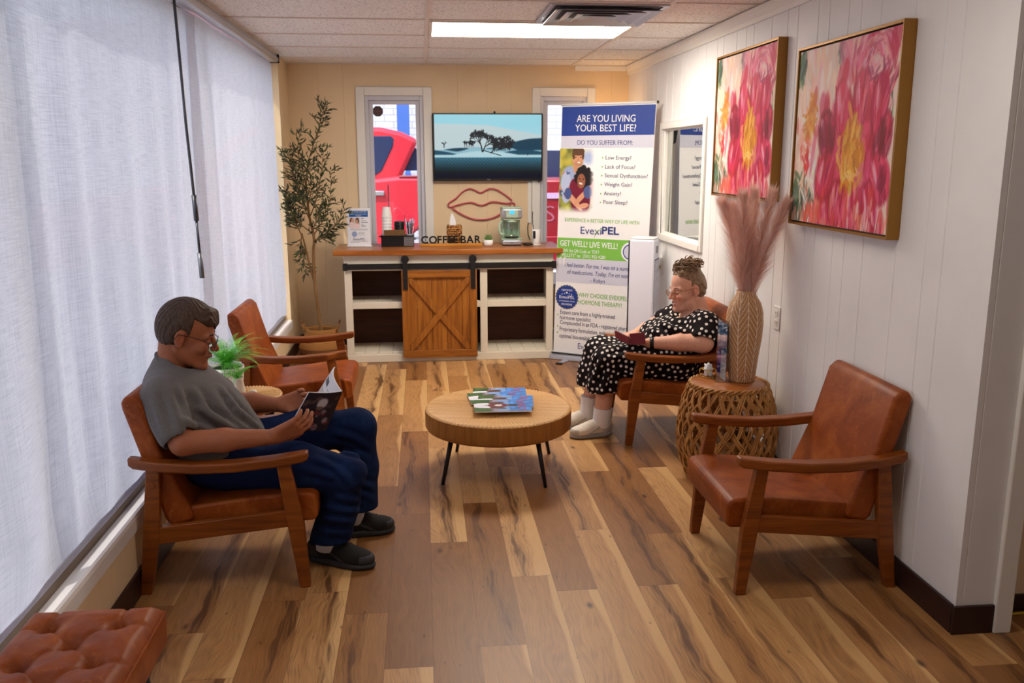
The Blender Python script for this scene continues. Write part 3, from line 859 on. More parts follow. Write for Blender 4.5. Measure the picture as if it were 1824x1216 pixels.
# magazine cover: player in maroon with white trousers on grass, blue sky and a masthead
def cover_img():
    im = np.zeros((120, 90, 3)); im[:] = (70, 130, 205)
    n = smooth_noise(120, 90, 9, 3)[..., None]
    im[:] = im*(.8+.4*n)
    rect(im, 0, 1, 0, .30, (60, 96, 40)); im[:36] *= (.75+.5*smooth_noise(36, 90, 4, 5)[..., None])
    blob(im, .5, .36, .5, .10, (150, 90, 70), a=.7)
    rect(im, 0, 1, .34, .62, (178, 190, 214), .5)
    blob(im, .40, .14, .10, .20, (232, 230, 236), .25); blob(im, .60, .16, .10, .22, (226, 224, 232), -.25)
    blob(im, .50, .42, .19, .17, (112, 26, 38)); blob(im, .50, .43, .07, .07, (226, 214, 214))
    blob(im, .29, .40, .07, .15, (84, 52, 40), .4); blob(im, .71, .42, .07, .15, (84, 52, 40), -.4)
    blob(im, .5, .66, .085, .09, (66, 40, 34)); blob(im, .5, .72, .09, .06, (46, 30, 34))
    return np.clip(im, 0, 255)
cov = cover_img()
mred = plain('red_masthead_ink', C(190, 30, 60), .4)
def magazine(loc, rz, label, tilt=0):
    t = thing('magazine', label, 'magazine', loc, rz, 'magazines on the coffee table'); t.rotation_euler = (tilt, 0, rz)
    box('pages', M['white'], -.105, .105, -.14, .14, .0004, .0052, t)
    o = picture('front_cover', .21, .28, cov, M['print'], t, T((-.105, -.14, .0056)) @ Matrix.Rotation(R(-90), 4, 'X'))
    mt = T((-.095, .078, .0060)) @ Matrix.Rotation(R(-90), 4, 'X')
    text('masthead', 'LEGACY', .052, mred, t, mt, ext=.0002, sx=.95)
    text('jersey_number', '25', .034, M['ink_w'], t, T((-.019, -.028, .0060)) @ Matrix.Rotation(R(-90), 4, 'X'), ext=.0002)
    MB().tube([(-.105, -.14+.0045*k, .003+.003*math.sin(k*PI)) for k in range(2)], .001, 4).build('binding', M['black'], t)
    return t
zt = .336
magazine((.380, 4.475, zt), R(-93), 'blue magazine lying furthest back on the coffee table')
magazine((.352, 4.370, zt+.006), R(-86), 'blue magazine lying second from the back on the coffee table')
magazine((.392, 4.275, zt+.012), R(-96), 'blue magazine tucked under the front one on the coffee table')
magazine((.368, 4.175, zt+.018), R(-92), 'topmost front magazine with a maroon player on the coffee table')

# ------------------------------------------------------------------ round side table with ferns, behind the man
fluted_table('side_table', 'small round fluted oak side table holding the potted ferns', (-.842, 4.14, 0), .155, .465, .075, 60, [PI/4+k*PI/2 for k in range(4)], .3)
fern_m = G('fern_green', rough=.5); fern_m.set('Base Color', fern_m.ramp(fern_m.noise(fern_m.P, 30., 2), [(.3, C(52, 150, 44)), (.55, C(104, 200, 60)), (.8, C(170, 226, 90))])); fern_m.set('Subsurface Weight', .0)
def fern(parent, c, n, L, rs, name='foliage'):
    V = []; F = []
    q = random.Random(rs)
    for k in range(n):
        az = 2*PI*k/n+q.uniform(-.25, .25); el = q.uniform(.75, 1.5); l = L*q.uniform(.75, 1.1)
        d = Vector((math.cos(az), math.sin(az), 0)); side = Vector((-math.sin(az), math.cos(az), 0))
        pts = []; p = Vector(c); e = el
        S = 30
        for s_ in range(S+1):
            pts.append(p.copy()); p = p+(d*math.cos(e)+Vector((0, 0, 1))*math.sin(e))*(l/S); e -= q.uniform(.03, .075)
        for s_ in range(S):
            tdir = (pts[s_+1]-pts[s_]).normalized(); nrm = side.cross(tdir)
            wl = .024*math.sin(PI*min(1, (s_+1.5)/(S+1))**.75)*(L/.2)
            b = len(V)
            V += [pts[s_]+side*.001, pts[s_]-side*.001, pts[s_+1]-side*.001, pts[s_+1]+side*.001]; F.append([b, b+1, b+2, b+3])
            for sg in (-1, 1):
                b = len(V); o = pts[s_]; dd = side*sg*wl+tdir*wl*.45-nrm*wl*.12*q.uniform(.2, 1.4)
                wv = tdir*(l/S)*.30
                V += [o, o+dd*.55+wv, o+dd, o+dd*.5-wv*.4]; F.append([b, b+1, b+2, b+3])
    return mesh_np(name, np.array([tuple(v) for v in V]), F, fern_m.mat, parent, smooth=False)
pz = .466
pt = thing('potted_fern', 'larger green fern in a white patterned pot on the round side table', 'plant', (-.950, 4.20, pz))
pb = MB().lathe([(.045, 0), (.062, .004), (.074, .05), (.082, .115), (.080, .120), (.074, .118), (.066, .06), (.05, .02), (.002, .018)], 40)
pg = G('white_pot_dark_figures', rough=.3)
px, py, pzz = pg.xyz()
ang = pg.m('MULTIPLY', pg.m('ARCTAN2', py, px), 9.)
dash = pg.m('MULTIPLY', pg.step(pg.m('FRACT', ang), .45, .55), pg.m('MULTIPLY', pg.step(pzz, .086, .088), pg.m('SUBTRACT', 1., pg.step(pzz, .104, .106))))
vb = pg.noise(pg.P, 22., 2, .5, .6)
pg.set('Base Color', pg.mix(pg.m('MULTIPLY', pg.step(vb, .62, .66), .6), pg.mix(dash, C(238, 236, 226), C(44, 40, 44)), C(186, 96, 86)))
pb.build('pot', pg.mat, pt)
MB().lathe([(.002, .114), (.040, .113), (.074, .108)], 24).build('soil', plain('green_moss', C(46, 74, 30), .95), pt)
fern(pt, (0, 0, .105), 64, .235, 3)
pt = thing('potted_fern', 'small green fern in a plain white pot at the front of the side table', 'plant', (-.872, 4.06, pz))
MB().lathe([(.024, 0), (.030, .004), (.034, .02), (.030, .045), (.024, .085), (.028, .098), (.025, .098), (.02, .07), (.002, .066)], 28).build('pot', plain('cream_ceramic', C(238, 226, 206), .3), pt)
fern(pt, (0, 0, .085), 26, .13, 8)
cc = thing('shell_ornament', 'small cream shell ornament beside the little fern pot', 'ornament', (-.806, 4.045, pz))
so = MB().sphere((0, 0, .019), (.022, .017, .019), 20, 12)
for k in range(7): so.tube([(.021*math.cos(a)*.98, .004*(k-3)*.9, .019+.019*math.sin(a)) for a in np.linspace(0, PI, 9)], .0022, 6)
so.build('shell', plain('cream_shell', C(240, 226, 196), .4), cc)
# ------------------------------------------------------------------ curtains
def curtain(name, label, y0, y1, xc, seed, zb=.366, ztop=2.235, edge=None, pre=0.):
    q = np.random.default_rng(seed)
    nv, nu = 110, max(30, int((y1-y0)/.012))
    U, Vv = np.meshgrid(np.linspace(0, 1, nu), np.linspace(0, 1, nv), indexing='ij')
    low = (1-Vv)
    Y = y0+(y1-y0)*U; X = np.zeros_like(Y)
    for k in range(9):
        fr = q.uniform(5, 30); X += q.uniform(.003, .008)*(.4+1.7*low**1.3)*np.sin(fr*Y+q.uniform(0, 6)+q.uniform(-1, 1)*Vv*1.5)*min(1., 14/fr)
    X += .016*low**2*np.sin(Y*11+seed)
    X *= np.clip(Vv/.10, .06, 1)**.8
    if edge: Y = Y+edge(U, low)
    Z = zb+(ztop-zb)*Vv
    V = np.stack([np.clip(X+xc, LX-.045, 9), Y, Z], -1).reshape(-1, 3)
    ix = np.arange(nu*nv).reshape(nu, nv)
    F = np.stack([ix[:-1, :-1], ix[1:, :-1], ix[1:, 1:], ix[:-1, 1:]], -1).reshape(-1, 4)
    t = thing(name, label, 'curtain', (LX, y0, zb), group='sheer curtain panels')
    mesh_np('fabric', V-np.array([LX, y0, zb]), F, M['curtain'], t)
    box('bottom_hem', M['curtain'], xc-LX-.003, xc-LX+.003, .03, y1-y0-.06, -.004, .02, t)
    return t
curtain('curtain', 'wide white sheer curtain panel nearest the front left corner', .22, 4.06, LX-.022, 3, edge=lambda u, l: u**8*(-.085*l+.06*(1-l)**3))
curtain('curtain', 'narrow greyish sheer curtain strip behind the pull wand', 4.045, 4.60, LX-.036, 5,  edge=lambda u, l: (1-u)**4*(.10*(1-l)**1.5))
curtain('curtain', 'far cream sheer curtain panel beside the olive tree', 4.46, 6.83, LX-.022, 8,  edge=lambda u, l: u**6*(.09*l**3))
hr = thing('curtain_rail', 'grey metal curtain headrail under the ceiling along the window', 'curtain rail', (LX+.0005, 3.6, 2.24))
rp = [(-.045, 0), (.028, 0), (.040, .010), (.040, .028), (.030, .036), (.028, .050), (.012, .056), (-.045, .056)]
MB().prism(rp, (-3.40, 3.20), 'y').build('headrail', M['alu'], hr, bevel=.002)
box('end_cap', M['blackm'], -.040, .043, 3.20, 3.212, -.004, .056, hr)
wd_ = thing('curtain_wand', 'long thin grey curtain pull wand hanging between the sheers', 'wand', (LX+.030, 4.06, 2.235))
MB().tube([(0, 0, 0), (0.004, .03, -.55), (.010, .05, -.84)], .0065, 8).build('rod', plain('wand_grey', C(96, 98, 104), .35, .5), wd_)
MB().cyl((.010, .05, -.84), (.012, .055, -.955), .011, n=12).tube([(.012, .055, -.955), (.014, .06, -1.10)], .006, 8).build('joint', plain('wand_grey_joint', C(84, 86, 92), .35, .5), wd_)
MB().cyl((.014, .06, -1.10), (.016, .063, -1.215), .011, n=12).build('handle', plain('wand_grey_handle', C(120, 122, 128), .35, .5), wd_)

# ------------------------------------------------------------------ coffee bar cabinet
cb = thing('coffee_cabinet', 'white wooden coffee bar cabinet with a sliding barn door and pine top', 'cabinet', (.195, 6.76, 0))
L_, R_, D_ = -.805, .805, .40
f = MB()
f.box(L_, L_+.055, 0, .03, .062, .835).box(R_-.055, R_, 0, .03, .062, .835)      # outer stiles
f.box(L_+.055, R_-.055, 0, .03, .715, .835)                                           # top rail
f.box(L_-.008, R_+.008, -.008, D_, 0, .060)                                          # plinth
f.box(L_, L_+.022, .03, D_, .06, .835).box(R_-.022, R_, .03, D_, .06, .835)
f.box(-.245, -.190, 0.001, .03, .062, .715).box(.232, .288, 0.001, .03, .062, .715)
f.box(-.24, -.22, .03, D_, .06, .715).box(.25, .27, .03, D_, .06, .715)
for a, b in ((L_+.055, -.245), (.288, R_-.055), (-.19, .232)): f.box(a, b, .0015, .028, .421, .472)
f.build('frame', M['cabw'], cb, bevel=.003)
for a, b in ((L_+.022, -.24), (.27, R_-.022)):
    for z in (.448, .0605):
        s = MB(); n = 5; wq = (b-a)/n
        for k in range(n): s.box(a+k*wq+.0015, a+(k+1)*wq-.0015, .029, D_-.008, z, z+.016)
        s.build('shelf' if z > .1 else 'base_board', M['cabw'], cb, bevel=.002)
box('back_panel', M['cabback'], L_+.022, R_-.022, D_-.008, D_, .062, .83, cb)
tp = MB()
for k in range(4): tp.box(L_-.075, R_+.068, -.045+k*.142+.0008, -.045+(k+1)*.142-.0008, .836, .876)
tp.build('top', M['pinetop'], cb, bevel=.004)
rl = box('barn_rail', M['blackm'], L_+.01, R_+.01, -.030, -.022, .728, .772, cb, .002)
for xq in (L_+.012, R_+.0): box('end_stop', M['blackm'], xq-.018, xq+.018, -.044, -.016, .722, .778, rl, .004)
for xq in (-.66, -.1, .2, .68): MB().cyl((xq, -.036, .750), (xq, 0, .750), .009, n=8).build('spacer_bolt', M['blackm'], rl)
dx0, dx1, dz0, dz1 = -.372, .205, .036, .718
dr = MB(); nb = 5; wq = (dx1-dx0)/nb
for k in range(nb): dr.box(dx0+k*wq+.001, dx0+(k+1)*wq-.001, -.022, -.010, dz0+.01, dz1-.01)
door = dr.build('door', M['pine'], cb, bevel=.002)
for z0, z1 in ((dz0, dz0+.058), (dz1-.058, dz1)): box('door_rail', M['pineh'], dx0, dx1, -.040, -.0225, z0, z1, door, .003)
for x0, x1 in ((dx0, dx0+.055), (dx1-.055, dx1)): box('door_stile', M['pine'], x0, x1, -.0395, -.0225, dz0+.0585, dz1-.0585, door, .003)
ix0, ix1, iz0, iz1 = dx0+.057, dx1-.057, dz0+.060, dz1-.060
def brace(x0, z0, x1, z1, ya, yb):
    d = Vector((x1-x0, 0, z1-z0)); L = d.length; an = math.atan2(d.z, d.x)
    h = .027
    p = [(x0, z0+h*1.35), (x0, z0), (x0+math.copysign(h*1.1, x1-x0), z0), (x1, z1-math.copysign(h*1.35, z1-z0)), (x1, z1), (x1-math.copysign(h*1.1, x1-x0), z1)]
    if z1 < z0: p = [(x0, z0-h*1.35), (x0, z0), (x0+h*1.1, z0), (x1, z1+h*1.35), (x1, z1), (x1-h*1.1, z1)]
    return MB().prism(p, (ya, yb), 'y')
brace(ix0, iz0, ix1, iz1, -.039, -.0225).build('brace', M['pine'], door, bevel=.002)
brace(ix0, iz1, ix1, iz0, -.0375, -.0226).build('brace', M['pine'], door, bevel=.002)
for xq in (dx0+.03, dx1-.03):
    hb = MB().prism([(xq-.018, .572), (xq+.018, .572), (xq+.018, .79), (xq+.010, .802), (xq-.010, .802), (xq-.018, .79)], (-.050, -.0415), 'y')
    for zb in (.60, .66): hb.cyl((xq, -.056, zb), (xq, -.040, zb), .007, n=8)
    hb.build('hanger', M['blackm'], door, bevel=.0015)
    MB().cyl((xq, -.040, .802), (xq, -.020, .802), .030, n=28).cyl((xq, -.054, .802), (xq, -.040, .802), .010, n=12).build('wheel', M['blackm'], door, bevel=.002)
ct = .8765

# ---- on the counter
ss = thing('sign_stand', 'small white counter sign stand with a blue heading at the left end of the counter', 'sign', (-.505, 7.03, ct), R(-4))
box('base', M['white'], -.10, .10, -.03, .03, 0, .006, ss, .002)
im = np.full((110, 80, 3), 238.); im[:] = (238, 238, 242)
rect(im, .09, .91, .77, .94, (20, 92, 168))
rect(im, .09, .55, .48, .755, (214, 206, 200)); blob(im, .20, .64, .09, .11, (92, 52, 40)); blob(im, .23, .66, .055, .075, (214, 160, 130)); blob(im, .20, .55, .13, .09, (236, 216, 214))
blob(im, .44, .66, .08, .09, (60, 44, 38)); blob(im, .42, .64, .055, .07, (208, 150, 120)); blob(im, .43, .53, .12, .07, (240, 214, 214))
for k, zq in enumerate((.72, .67, .62, .57, .52)): rect(im, .60, .60+.12+.18*((k*7) % 3)/2, zq, zq+.012, (120, 122, 132))
rect(im, .12, .88, .445, .452, (150, 150, 158)); rect(im, .12, .88, .42, .427, (150, 150, 158))
blob(im, .30, .31, .115, .075, (150, 166, 204)); 
for zq in (.34, .31, .28): rect(im, .45, .45+.3, zq, zq+.010, (176, 180, 186))
rect(im, .12, .88, .11, .117, (160, 160, 168)); rect(im, .12, .5, .085, .092, (160, 160, 168))
box('board', M['white'], -.092, .092, -.006, .004, .004, .300, ss, .002)
picture('printed_sheet', .176, .288, im, M['print'], ss, T((-.088, -.0066, .009)))
text('heading', 'ASK YOUR DOCTOR', .0135, M['ink_w'], ss, T((0, -.0072, .266)), 'CENTER')
text('heading', 'ABOUT HORMONE PELLETS', .0105, M['ink_w'], ss, T((0, -.0072, .250)), 'CENTER')
text('heading', 'TODAY', .0135, M['ink_w'], ss, T((0, -.0072, .236)), 'CENTER')
text('lettering', 'EvexiPEL', .026, M['ink_k'], ss, T((0, -.0072, .050)), 'CENTER')

cd = thing('condiment_caddy', 'black mesh caddy of cups, lids and stirrers on the counter', 'caddy', (-.205, 7.05, ct))
m = MB()
m.box(-.128, .128, -.068, -.065, 0, .082).box(-.128, .128, .065, .068, 0, .082).box(-.128, -.125, -.065, .065, 0, .082).box(.125, .128, -.065, .065, 0, .082).box(-.125, .125, -.065, .065, 0, .004)
m.tube([(-.129, -.069, .084), (.129, -.069, .084), (.129, .069, .084), (-.129, .069, .084), (-.129, -.069, .084)], .004, 6)
m.build('tray', M['black'], cd)
wm = MB()
for k in range(9): wm.box(.052+k*.0085, .0545+k*.0085, -.0715, -.0685, .008, .076)
for k in range(8): wm.box(.050, .124, -.072, -.0686, .008+k*.0092, .0105+k*.0092)
wm.build('mesh_panel', M['alu'], cd)
lp = MB()
for k in range(2): lp.tube([(-.128-.02*math.sin(a), -.03+.06*(a/PI), .075+.0*a) for a in np.linspace(0, PI, 9)], .004, 6)
lp.build('handle', M['black'], cd)
cs = thing('cup_stack', 'tall stack of white paper cups standing in the caddy', 'cups', (-.288, 7.065, ct+.0045))
for k in range(7):
    MB().lathe([(.041, .0+.024*k+.075), (.041, .078+.024*k), (.039, .079+.024*k), (.0295, .155+.024*k), (.028, .157+.024*k), (.002, .157+.024*k)] if k == 6 else [(.041, .075+.024*k), (.041, .080+.024*k), (.0385, .082+.024*k), (.036, .108+.024*k)], 28, cap=False).build('paper_cup', M['white'], cs)
MB().lathe([(.041, 0), (.041, .004), (.0385, .006), (.036, .08)], 28, cap=False).build('paper_cup', M['white'], cs)
ls = thing('lid_stack', 'stack of black cup lids in the caddy beside the paper cups', 'lids', (-.192, 7.08, ct+.0045))
for k in range(10): MB().lathe([(.038, .06+.0125*k), (.042, .061+.0125*k), (.042, .066+.0125*k), (.036, .072+.0125*k), (.034, .0755+.0125*k), (.002, .0755+.0125*k)], 28).build('cup_lid', M['black'], ls)
MB().lathe([(.036, 0), (.036, .06)], 24).build('cup_lid', M['black'], ls)
sx = thing('stirrer_bundle', 'bundle of wrapped stirrers and straws in the caddy', 'stirrers', (-.110, 7.06, ct+.0045))
wrap = plain('clear_blue_wrapper', C(196, 210, 240), .25); bst = plain('brown_stirrer', C(92, 66, 56), .5)
MB().lathe([(.026, 0), (.028, .09), (.0265, .09), (.0245, .004)], 20, cap=False).build('holder', M['alu'], sx)
for k in range(26):
    a = random.uniform(0, 6.28); r0 = random.uniform(0, .018); r1 = r0+random.uniform(.004, .030); h = random.uniform(.165, .205)
    p0 = (r0*math.cos(a), r0*math.sin(a), .004); p1 = (r1*math.cos(a), r1*math.sin(a), h)
    MB().cyl(p0, p1, .0024, n=6).build('stirrer', bst if k % 2 else wrap, sx)
    if k % 2 == 0:
        pz_ = Vector(p0).lerp(Vector(p1), .8)
        MB().tube([pz_, p1, (p1[0]*1.12, p1[1]*1.12, p1[2]+.012)], [.003, .0055, .002], 6).build('wrapper', wrap, sx)
np_ = thing('napkin_stack', 'folded brown paper napkins standing along the front of the caddy', 'napkins', (-.228, 7.000, ct+.0045))
for k in range(6): box('napkin', plain('kraft_paper_%d' % k, C(112+4*k, 80+3*k, 44+2*k), .9), -.082, .085, k*.005, .0045+k*.005, 0, .118+.003*(k % 3), np_)

cs = thing('coffee_bar_sign', 'wooden stand with black cut-out letters reading COFFEE BAR', 'sign', (.215, 7.00, ct))
box('stand', m_wood('honey_pine', C(176, 112, 36), C(204, 138, 52), C(214, 152, 66), 'x', 1, .5), -.248, .246, -.018, .018, 0, .020, cs, .002)
xq = -.238
blk = M['black']
wid = {'C': .063, 'O': .066, 'F': .043, 'E': .043, 'B': .052, 'A': .062, 'R': .050, ' ': .017}
for chh in 'COFFEE BAR':
    if chh != ' ': text('letter', chh, .083, blk, cs, T((xq, .006, .0205)), 'LEFT', .0022, .006)
    xq += wid[chh]*.975
weave = G('woven_seagrass', rough=.8)
vb = weave.nd('TexVoronoi'); vb.inputs['Scale'].default_value = 75.; weave.t.links.new(weave.P, vb.inputs['Vector'])
weave.set('Base Color', weave.ramp(vb.outputs['Distance'], [(.1, C(214, 160, 92)), (.5, C(170, 112, 52)), (.75, C(86, 48, 20))]))
weave.bump(weave.m('SUBTRACT', 1., vb.outputs['Distance']), .9, .006)
tx = thing('tissue_box', 'woven seagrass tissue box behind the coffee bar letters', 'tissue box', (.245, 7.10, ct))
b_ = MB()
for k in range(9):
    hw = .062 if k % 2 else .0595
    b_.box(-hw, hw, -hw, hw, k*.0175, k*.0175+.0168)
b_.build('cover', weave.mat, tx, bevel=.006)
ti = MB()
for k in range(2): ti.prism([(-.028+.01*k, .0), (.026, .0), (.018, .05), (.000-.012*k, .088-.02*k), (-.012, .096-.04*k), (-.022, .06)], (-.004+.014*k-.006, .0+.014*k-.006), 'y')
ti.build('tissue', plain('soft_white_tissue', C(240, 240, 244), .9), tx, loc=(-.01, 0, .156), bevel=.002)
su = thing('potted_succulent', 'small green succulent in a white pot on the counter', 'plant', (.508, 6.955, ct))
MB().lathe([(.034, 0), (.036, .003)], 28).build('saucer', plain('terracotta_rim', C(176, 96, 64), .6), su)
MB().lathe([(.030, .003), (.036, .012), (.036, .050), (.033, .050), (.030, .046), (.002, .046)], 28).build('pot', M['white'], su)
lf = MB()
for ring, (n, el, L) in enumerate(((9, .25, .042), (8, .65, .045), (6, 1.1, .045), (3, 1.4, .04))):
    for k in range(n):
        a = 2*PI*k/n+ring*.4; d = Vector((math.cos(a)*math.cos(el), math.sin(a)*math.cos(el), math.sin(el)))
        lf.tube([Vector((0, 0, .046)), Vector((0, 0, .048))+d*L*.45, Vector((0, 0, .05))+d*L], [.003, .0085, .0008], 6)
lf.build('leaves', plain('succulent_green', C(96, 122, 62), .5), su)

cm = thing('coffee_maker', 'mint and chrome drip coffee maker with a glass carafe on the counter', 'coffee maker', (.697, 7.045, ct))
mint = plain('mint_plastic', C(178, 204, 178), .35)
box('base', M['alu'], -.078, .078, -.095, .095, .004, .046, cm, .012, seg=3)
box('base_trim', mint, -.080, .080, -.097, .097, .046, .054, cm, .004)
box('foot', M['black'], -.074, .074, -.09, .09, 0, .0038, cm)
box('tower', mint, -.076, .076, .030, .095, .054, .215, cm, .010)
hd = box('head', M['alu'], -.080, .080, -.092, .097, .214, .290, cm, .010, seg=3)
box('lid', mint, -.078, .078, -.088, .094, .290, .300, cm, .006)
box('underside', mint, -.068, .068, -.080, .090, .200, .2138, cm, .008)
pn = box('control_panel', mint, -.046, .046, -.0952, -.0922, .222, .282, cm, .004)
box('display', emis('blue_backlit_display', C(40, 140, 250), 1.6), -.018, .016, -.0966, -.0953, .250, .276, cm)
for k, (xa, za) in enumerate(((-.034, .266), (.034, .266), (-.034, .236), (-.012, .236), (.012, .236), (.034, .236))): MB().cyl((xa, -.097, za), (xa, -.0953, za), .0045, n=10).build('button', M['alu'], cm)
cg = MB().lathe([(.050, .058), (.058, .066), (.060, .115), (.052, .160), (.044, .182), (.046, .190)], 36, (0, -.03, 0), cap=False).build('carafe', m_glass('carafe_glass', (.82, .92, .86, 1), .12), cm)
MB().lathe([(.002, .056), (.052, .056), (.058, .064), (.058, .070), (.002, .070)], 30, (0, -.03, 0)).build('carafe_band', M['black'], cg)
MB().lathe([(.047, .182), (.048, .198), (.03, .2), (.002, .2)], 30, (0, -.03, 0)).build('carafe_lid', mint, cg)
MB().tube([(-.044, -.03, .186), (-.085, -.035, .184), (-.096, -.035, .165), (-.096, -.035, .105), (-.085, -.035, .088), (-.056, -.03, .086)], .0085, 8).build('carafe_handle', mint, cg)
text('lettering', 'BELLA', .012, M['ink_k'], cm, T((-.018, -.0955, .020)))
rm = thing('remote_control', 'black remote lying on the counter beside the coffee maker', 'remote', (.820, 6.955, ct), R(-20))
MB().sphere((0, 0, .011), (.045, .026, .011), 20, 10).build('body', M['black'], rm)
for k in range(4): MB().cyl((-.02+.012*k, -.006, .0195), (-.02+.012*k, -.006, .023), .004, n=8).build('button', M['blackm'], rm)
sc_ = thing('security_camera', 'white cylindrical camera at the right end of the counter', 'camera', (.895, 6.99, ct))
MB().cyl((0, 0, 0), (0, 0, .008), .036, n=32).build('base', M['white'], sc_, bevel=.002)
MB().lathe([(.002, .010), (.033, .010), (.035, .014), (.035, .118), (.032, .124), (.002, .124)], 36).cyl((0, 0, .006), (0, 0, .012), .02).build('body', M['white'], sc_)
box('lens_face', M['black'], -.010, .010, -.0135, .0, -.03, .03, sc_, .004, loc=(-.017, -.0245, .085), rot=(0, 0, R(-34)))
MB().tube([(.02, .02, .02), (.0, .05, .06), (-.02, .08, .16), (-.02, .10, .26)], .003, 6).build('cable', M['black'], sc_)

# ------------------------------------------------------------------ television, raceway, neon lips
tv = thing('television', 'flat wall television showing a lone tree on pale dunes', 'television', (.545, BX-.035, 1.645))
tw, th_ = .452, .272
bz_ = MB().box(-tw, tw, -.025, .02, -th_, -th_+.020).box(-tw, tw, -.025, .02, th_-.010, th_).box(-tw, -tw+.011, -.025, .02, -th_+.02, th_-.01).box(tw-.011, tw, -.025, .02, -th_+.02, th_-.01).box(-tw, tw, .0, .03, -th_+.01, th_-.006)
bz_.build('bezel', M['black'], tv, bevel=.002)
ny, nx = 270, 460
im = np.zeros((ny, nx, 3)); Yp, Xp = np.meshgrid(np.linspace(0, 1, ny), np.linspace(0, 1, nx), indexing='ij')
skyc = np.array((150, 208, 222.)); im[:] = skyc+(np.array((196, 220, 224.))-skyc)*np.clip((1-Yp)*1.8-.3, 0, 1)[..., None]
ridge = .72+.10*np.sin(Xp*3.0+.9)*(Xp < 2)-.16*np.clip(Xp-.62, 0, 1)
im[Yp < .86-.26*np.clip(Xp-.5, 0, 1)-.05*Xp] = (188, 206, 210)
d1 = .42+.20*Xp**1.2+.03*np.sin(Xp*9); d1l = .36+.06*Xp
dark = (Yp < d1) & (Yp > .3)
im[dark] = (24, 62, 82)
b1 = .455-.05*np.cos(Xp*6.)*.6+.02*np.sin(Xp*21); im[(Yp < b1) & (Yp > .34)] = (142, 184, 198)
im[(Yp < .40+.05*np.sin(Xp*7+2)) & (Yp > .31)] = (30, 74, 96)
im[(Yp < .375+.06*np.clip(np.sin(Xp*5.2-.9), 0, 1)) & (Yp > .33)] = (176, 208, 216)
fg = Yp < .32
rp_ = .5+.5*np.sin(Xp*190+Yp*120)
im[fg] = (np.array((60, 120, 142.))*np.clip(Yp*3.2-.12, .03, 1)[..., None]*(.8+.35*rp_[..., None]))[fg]
for _ in range(5): im[1:-1] = (im[:-2]+im[1:-1]*2+im[2:])/4
im *= (1-.75*np.clip((.12-Yp)/.12, 0, 1)**1.5)[..., None]
im[Yp < .085] = im[Yp < .085]*.4+np.array((8, 18, 50.))*.6
def stroke(x0, y0, x1, y1, wd_):
    L = max(abs(x1-x0)*nx, abs(y1-y0)*ny); n = int(L)+2
    for t in np.linspace(0, 1, n):
        xx, yy = (x0+(x1-x0)*t)*nx, (y0+(y1-y0)*t)*ny; w_ = max(wd_, .45)
        a, b = int(max(yy-w_, 0)), int(yy+w_)+1; c, d = int(max(xx-w_, 0)), int(xx+w_)+1
        im[a:b, c:d] += .6*(np.array((26, 30, 36.))-im[a:b, c:d])
def branch(x, y, a, l, wd_, dep):
    x1, y1 = x+math.cos(a)*l, y+math.sin(a)*l*1.65
    stroke(x, y, x1, y1, wd_)
    if dep:
        for k in range(3 if dep > 2 else 2): branch(x1, y1, a+random.uniform(-.75, .75), l*random.uniform(.62, .85), wd_*.6, dep-1)
branch(.445, .42, 1.75, .058, 2.0, 7); branch(.45, .42, 1.2, .05, 1.6, 6)
for k in range(9): branch(.52+.018*k, .40+.01*k, 1.0+random.uniform(-.6, .6), .036, 1.1, 5)
for k in range(5): branch(.28+.02*k, .49, 1.5, .018, .7, 4)
branch(.09, .49, 1.57, .02, 1.5, 3); branch(.87, .36, 1.57, .012, 1., 2)
stroke(.46, .44, .62, .36, 1.2)
emp = G('screen_image', C(10, 10, 12), .2)
emp.set('Emission Color', emp.attr()); emp.set('Emission Strength', .85)
picture('screen', 2*tw-.022, 2*th_-.030, im, emp.mat, tv, T((-tw+.011, -.0240, -th_+.020)))
text('lettering', 'onn.', .018, M['alu'], tv, T((-.012, -.0256, -th_+.006)))
box('sensor', M['blackm'], tw-.04, tw-.01, -.026, -.018, -th_-.010, -th_-.0005, tv)
MB().sphere((.055, -.004, th_+.009), .009).build('wire_end', M['black'], tv)
rc = thing('cable_cover', 'white cable raceway down the wall under the television', 'cable cover', (.895, BX-.0005, 1.02))
box('channel', M['trimw'], -.016, .016, -.016, 0, 0, .352, rc, .004)
MB().tube([(-.01, -.008, .004), (-.016, -.012, -.04), (-.013, -.02, -.10), (.0, -.05, -.142)], .004, 6).build('cable', M['black'], rc)
ns = thing('neon_lips', 'unlit pink neon sign in the shape of lips on the wall below the television', 'neon sign', (.49, BX-.012, 1.175))
pk = plain('pink_neon_tube', C(196, 78, 92), .35)
def LP(px, py): return ((px-857)*.00473, -.006, (365-py)*.00473)
def cat(pts, n=10):
    P_ = [Vector(p) for p in pts]; o = []
    for i in range(len(P_)-1):
        p0, p1, p2, p3 = P_[max(i-1, 0)], P_[i], P_[i+1], P_[min(i+2, len(P_)-1)]
        for t in np.linspace(0, 1, n, endpoint=False): o.append(.5*((2*p1)+(-p0+p2)*t+(2*p0-5*p1+4*p2-p3)*t*t+(-p0+3*p1-3*p2+p3)*t**3))
    return o+[P_[-1]]
MB().tube(cat([LP(*p) for p in ((911, 358), (900, 349), (884, 339), (872, 337), (864, 340), (855, 344), (846, 340), (836, 337), (824, 342), (811, 354), (800, 361), (798, 366), (802, 369), (815, 365), (838, 361), (857, 366), (876, 360), (900, 363), (912, 362), (916, 366), (914, 370))]), .0065, 8).build('upper_lip', pk, ns)
MB().tube(cat([LP(*p) for p in ((805, 371), (822, 382), (842, 390), (862, 391), (880, 387), (896, 377), (908, 366))]), .0065, 8).build('lower_lip', pk, ns)
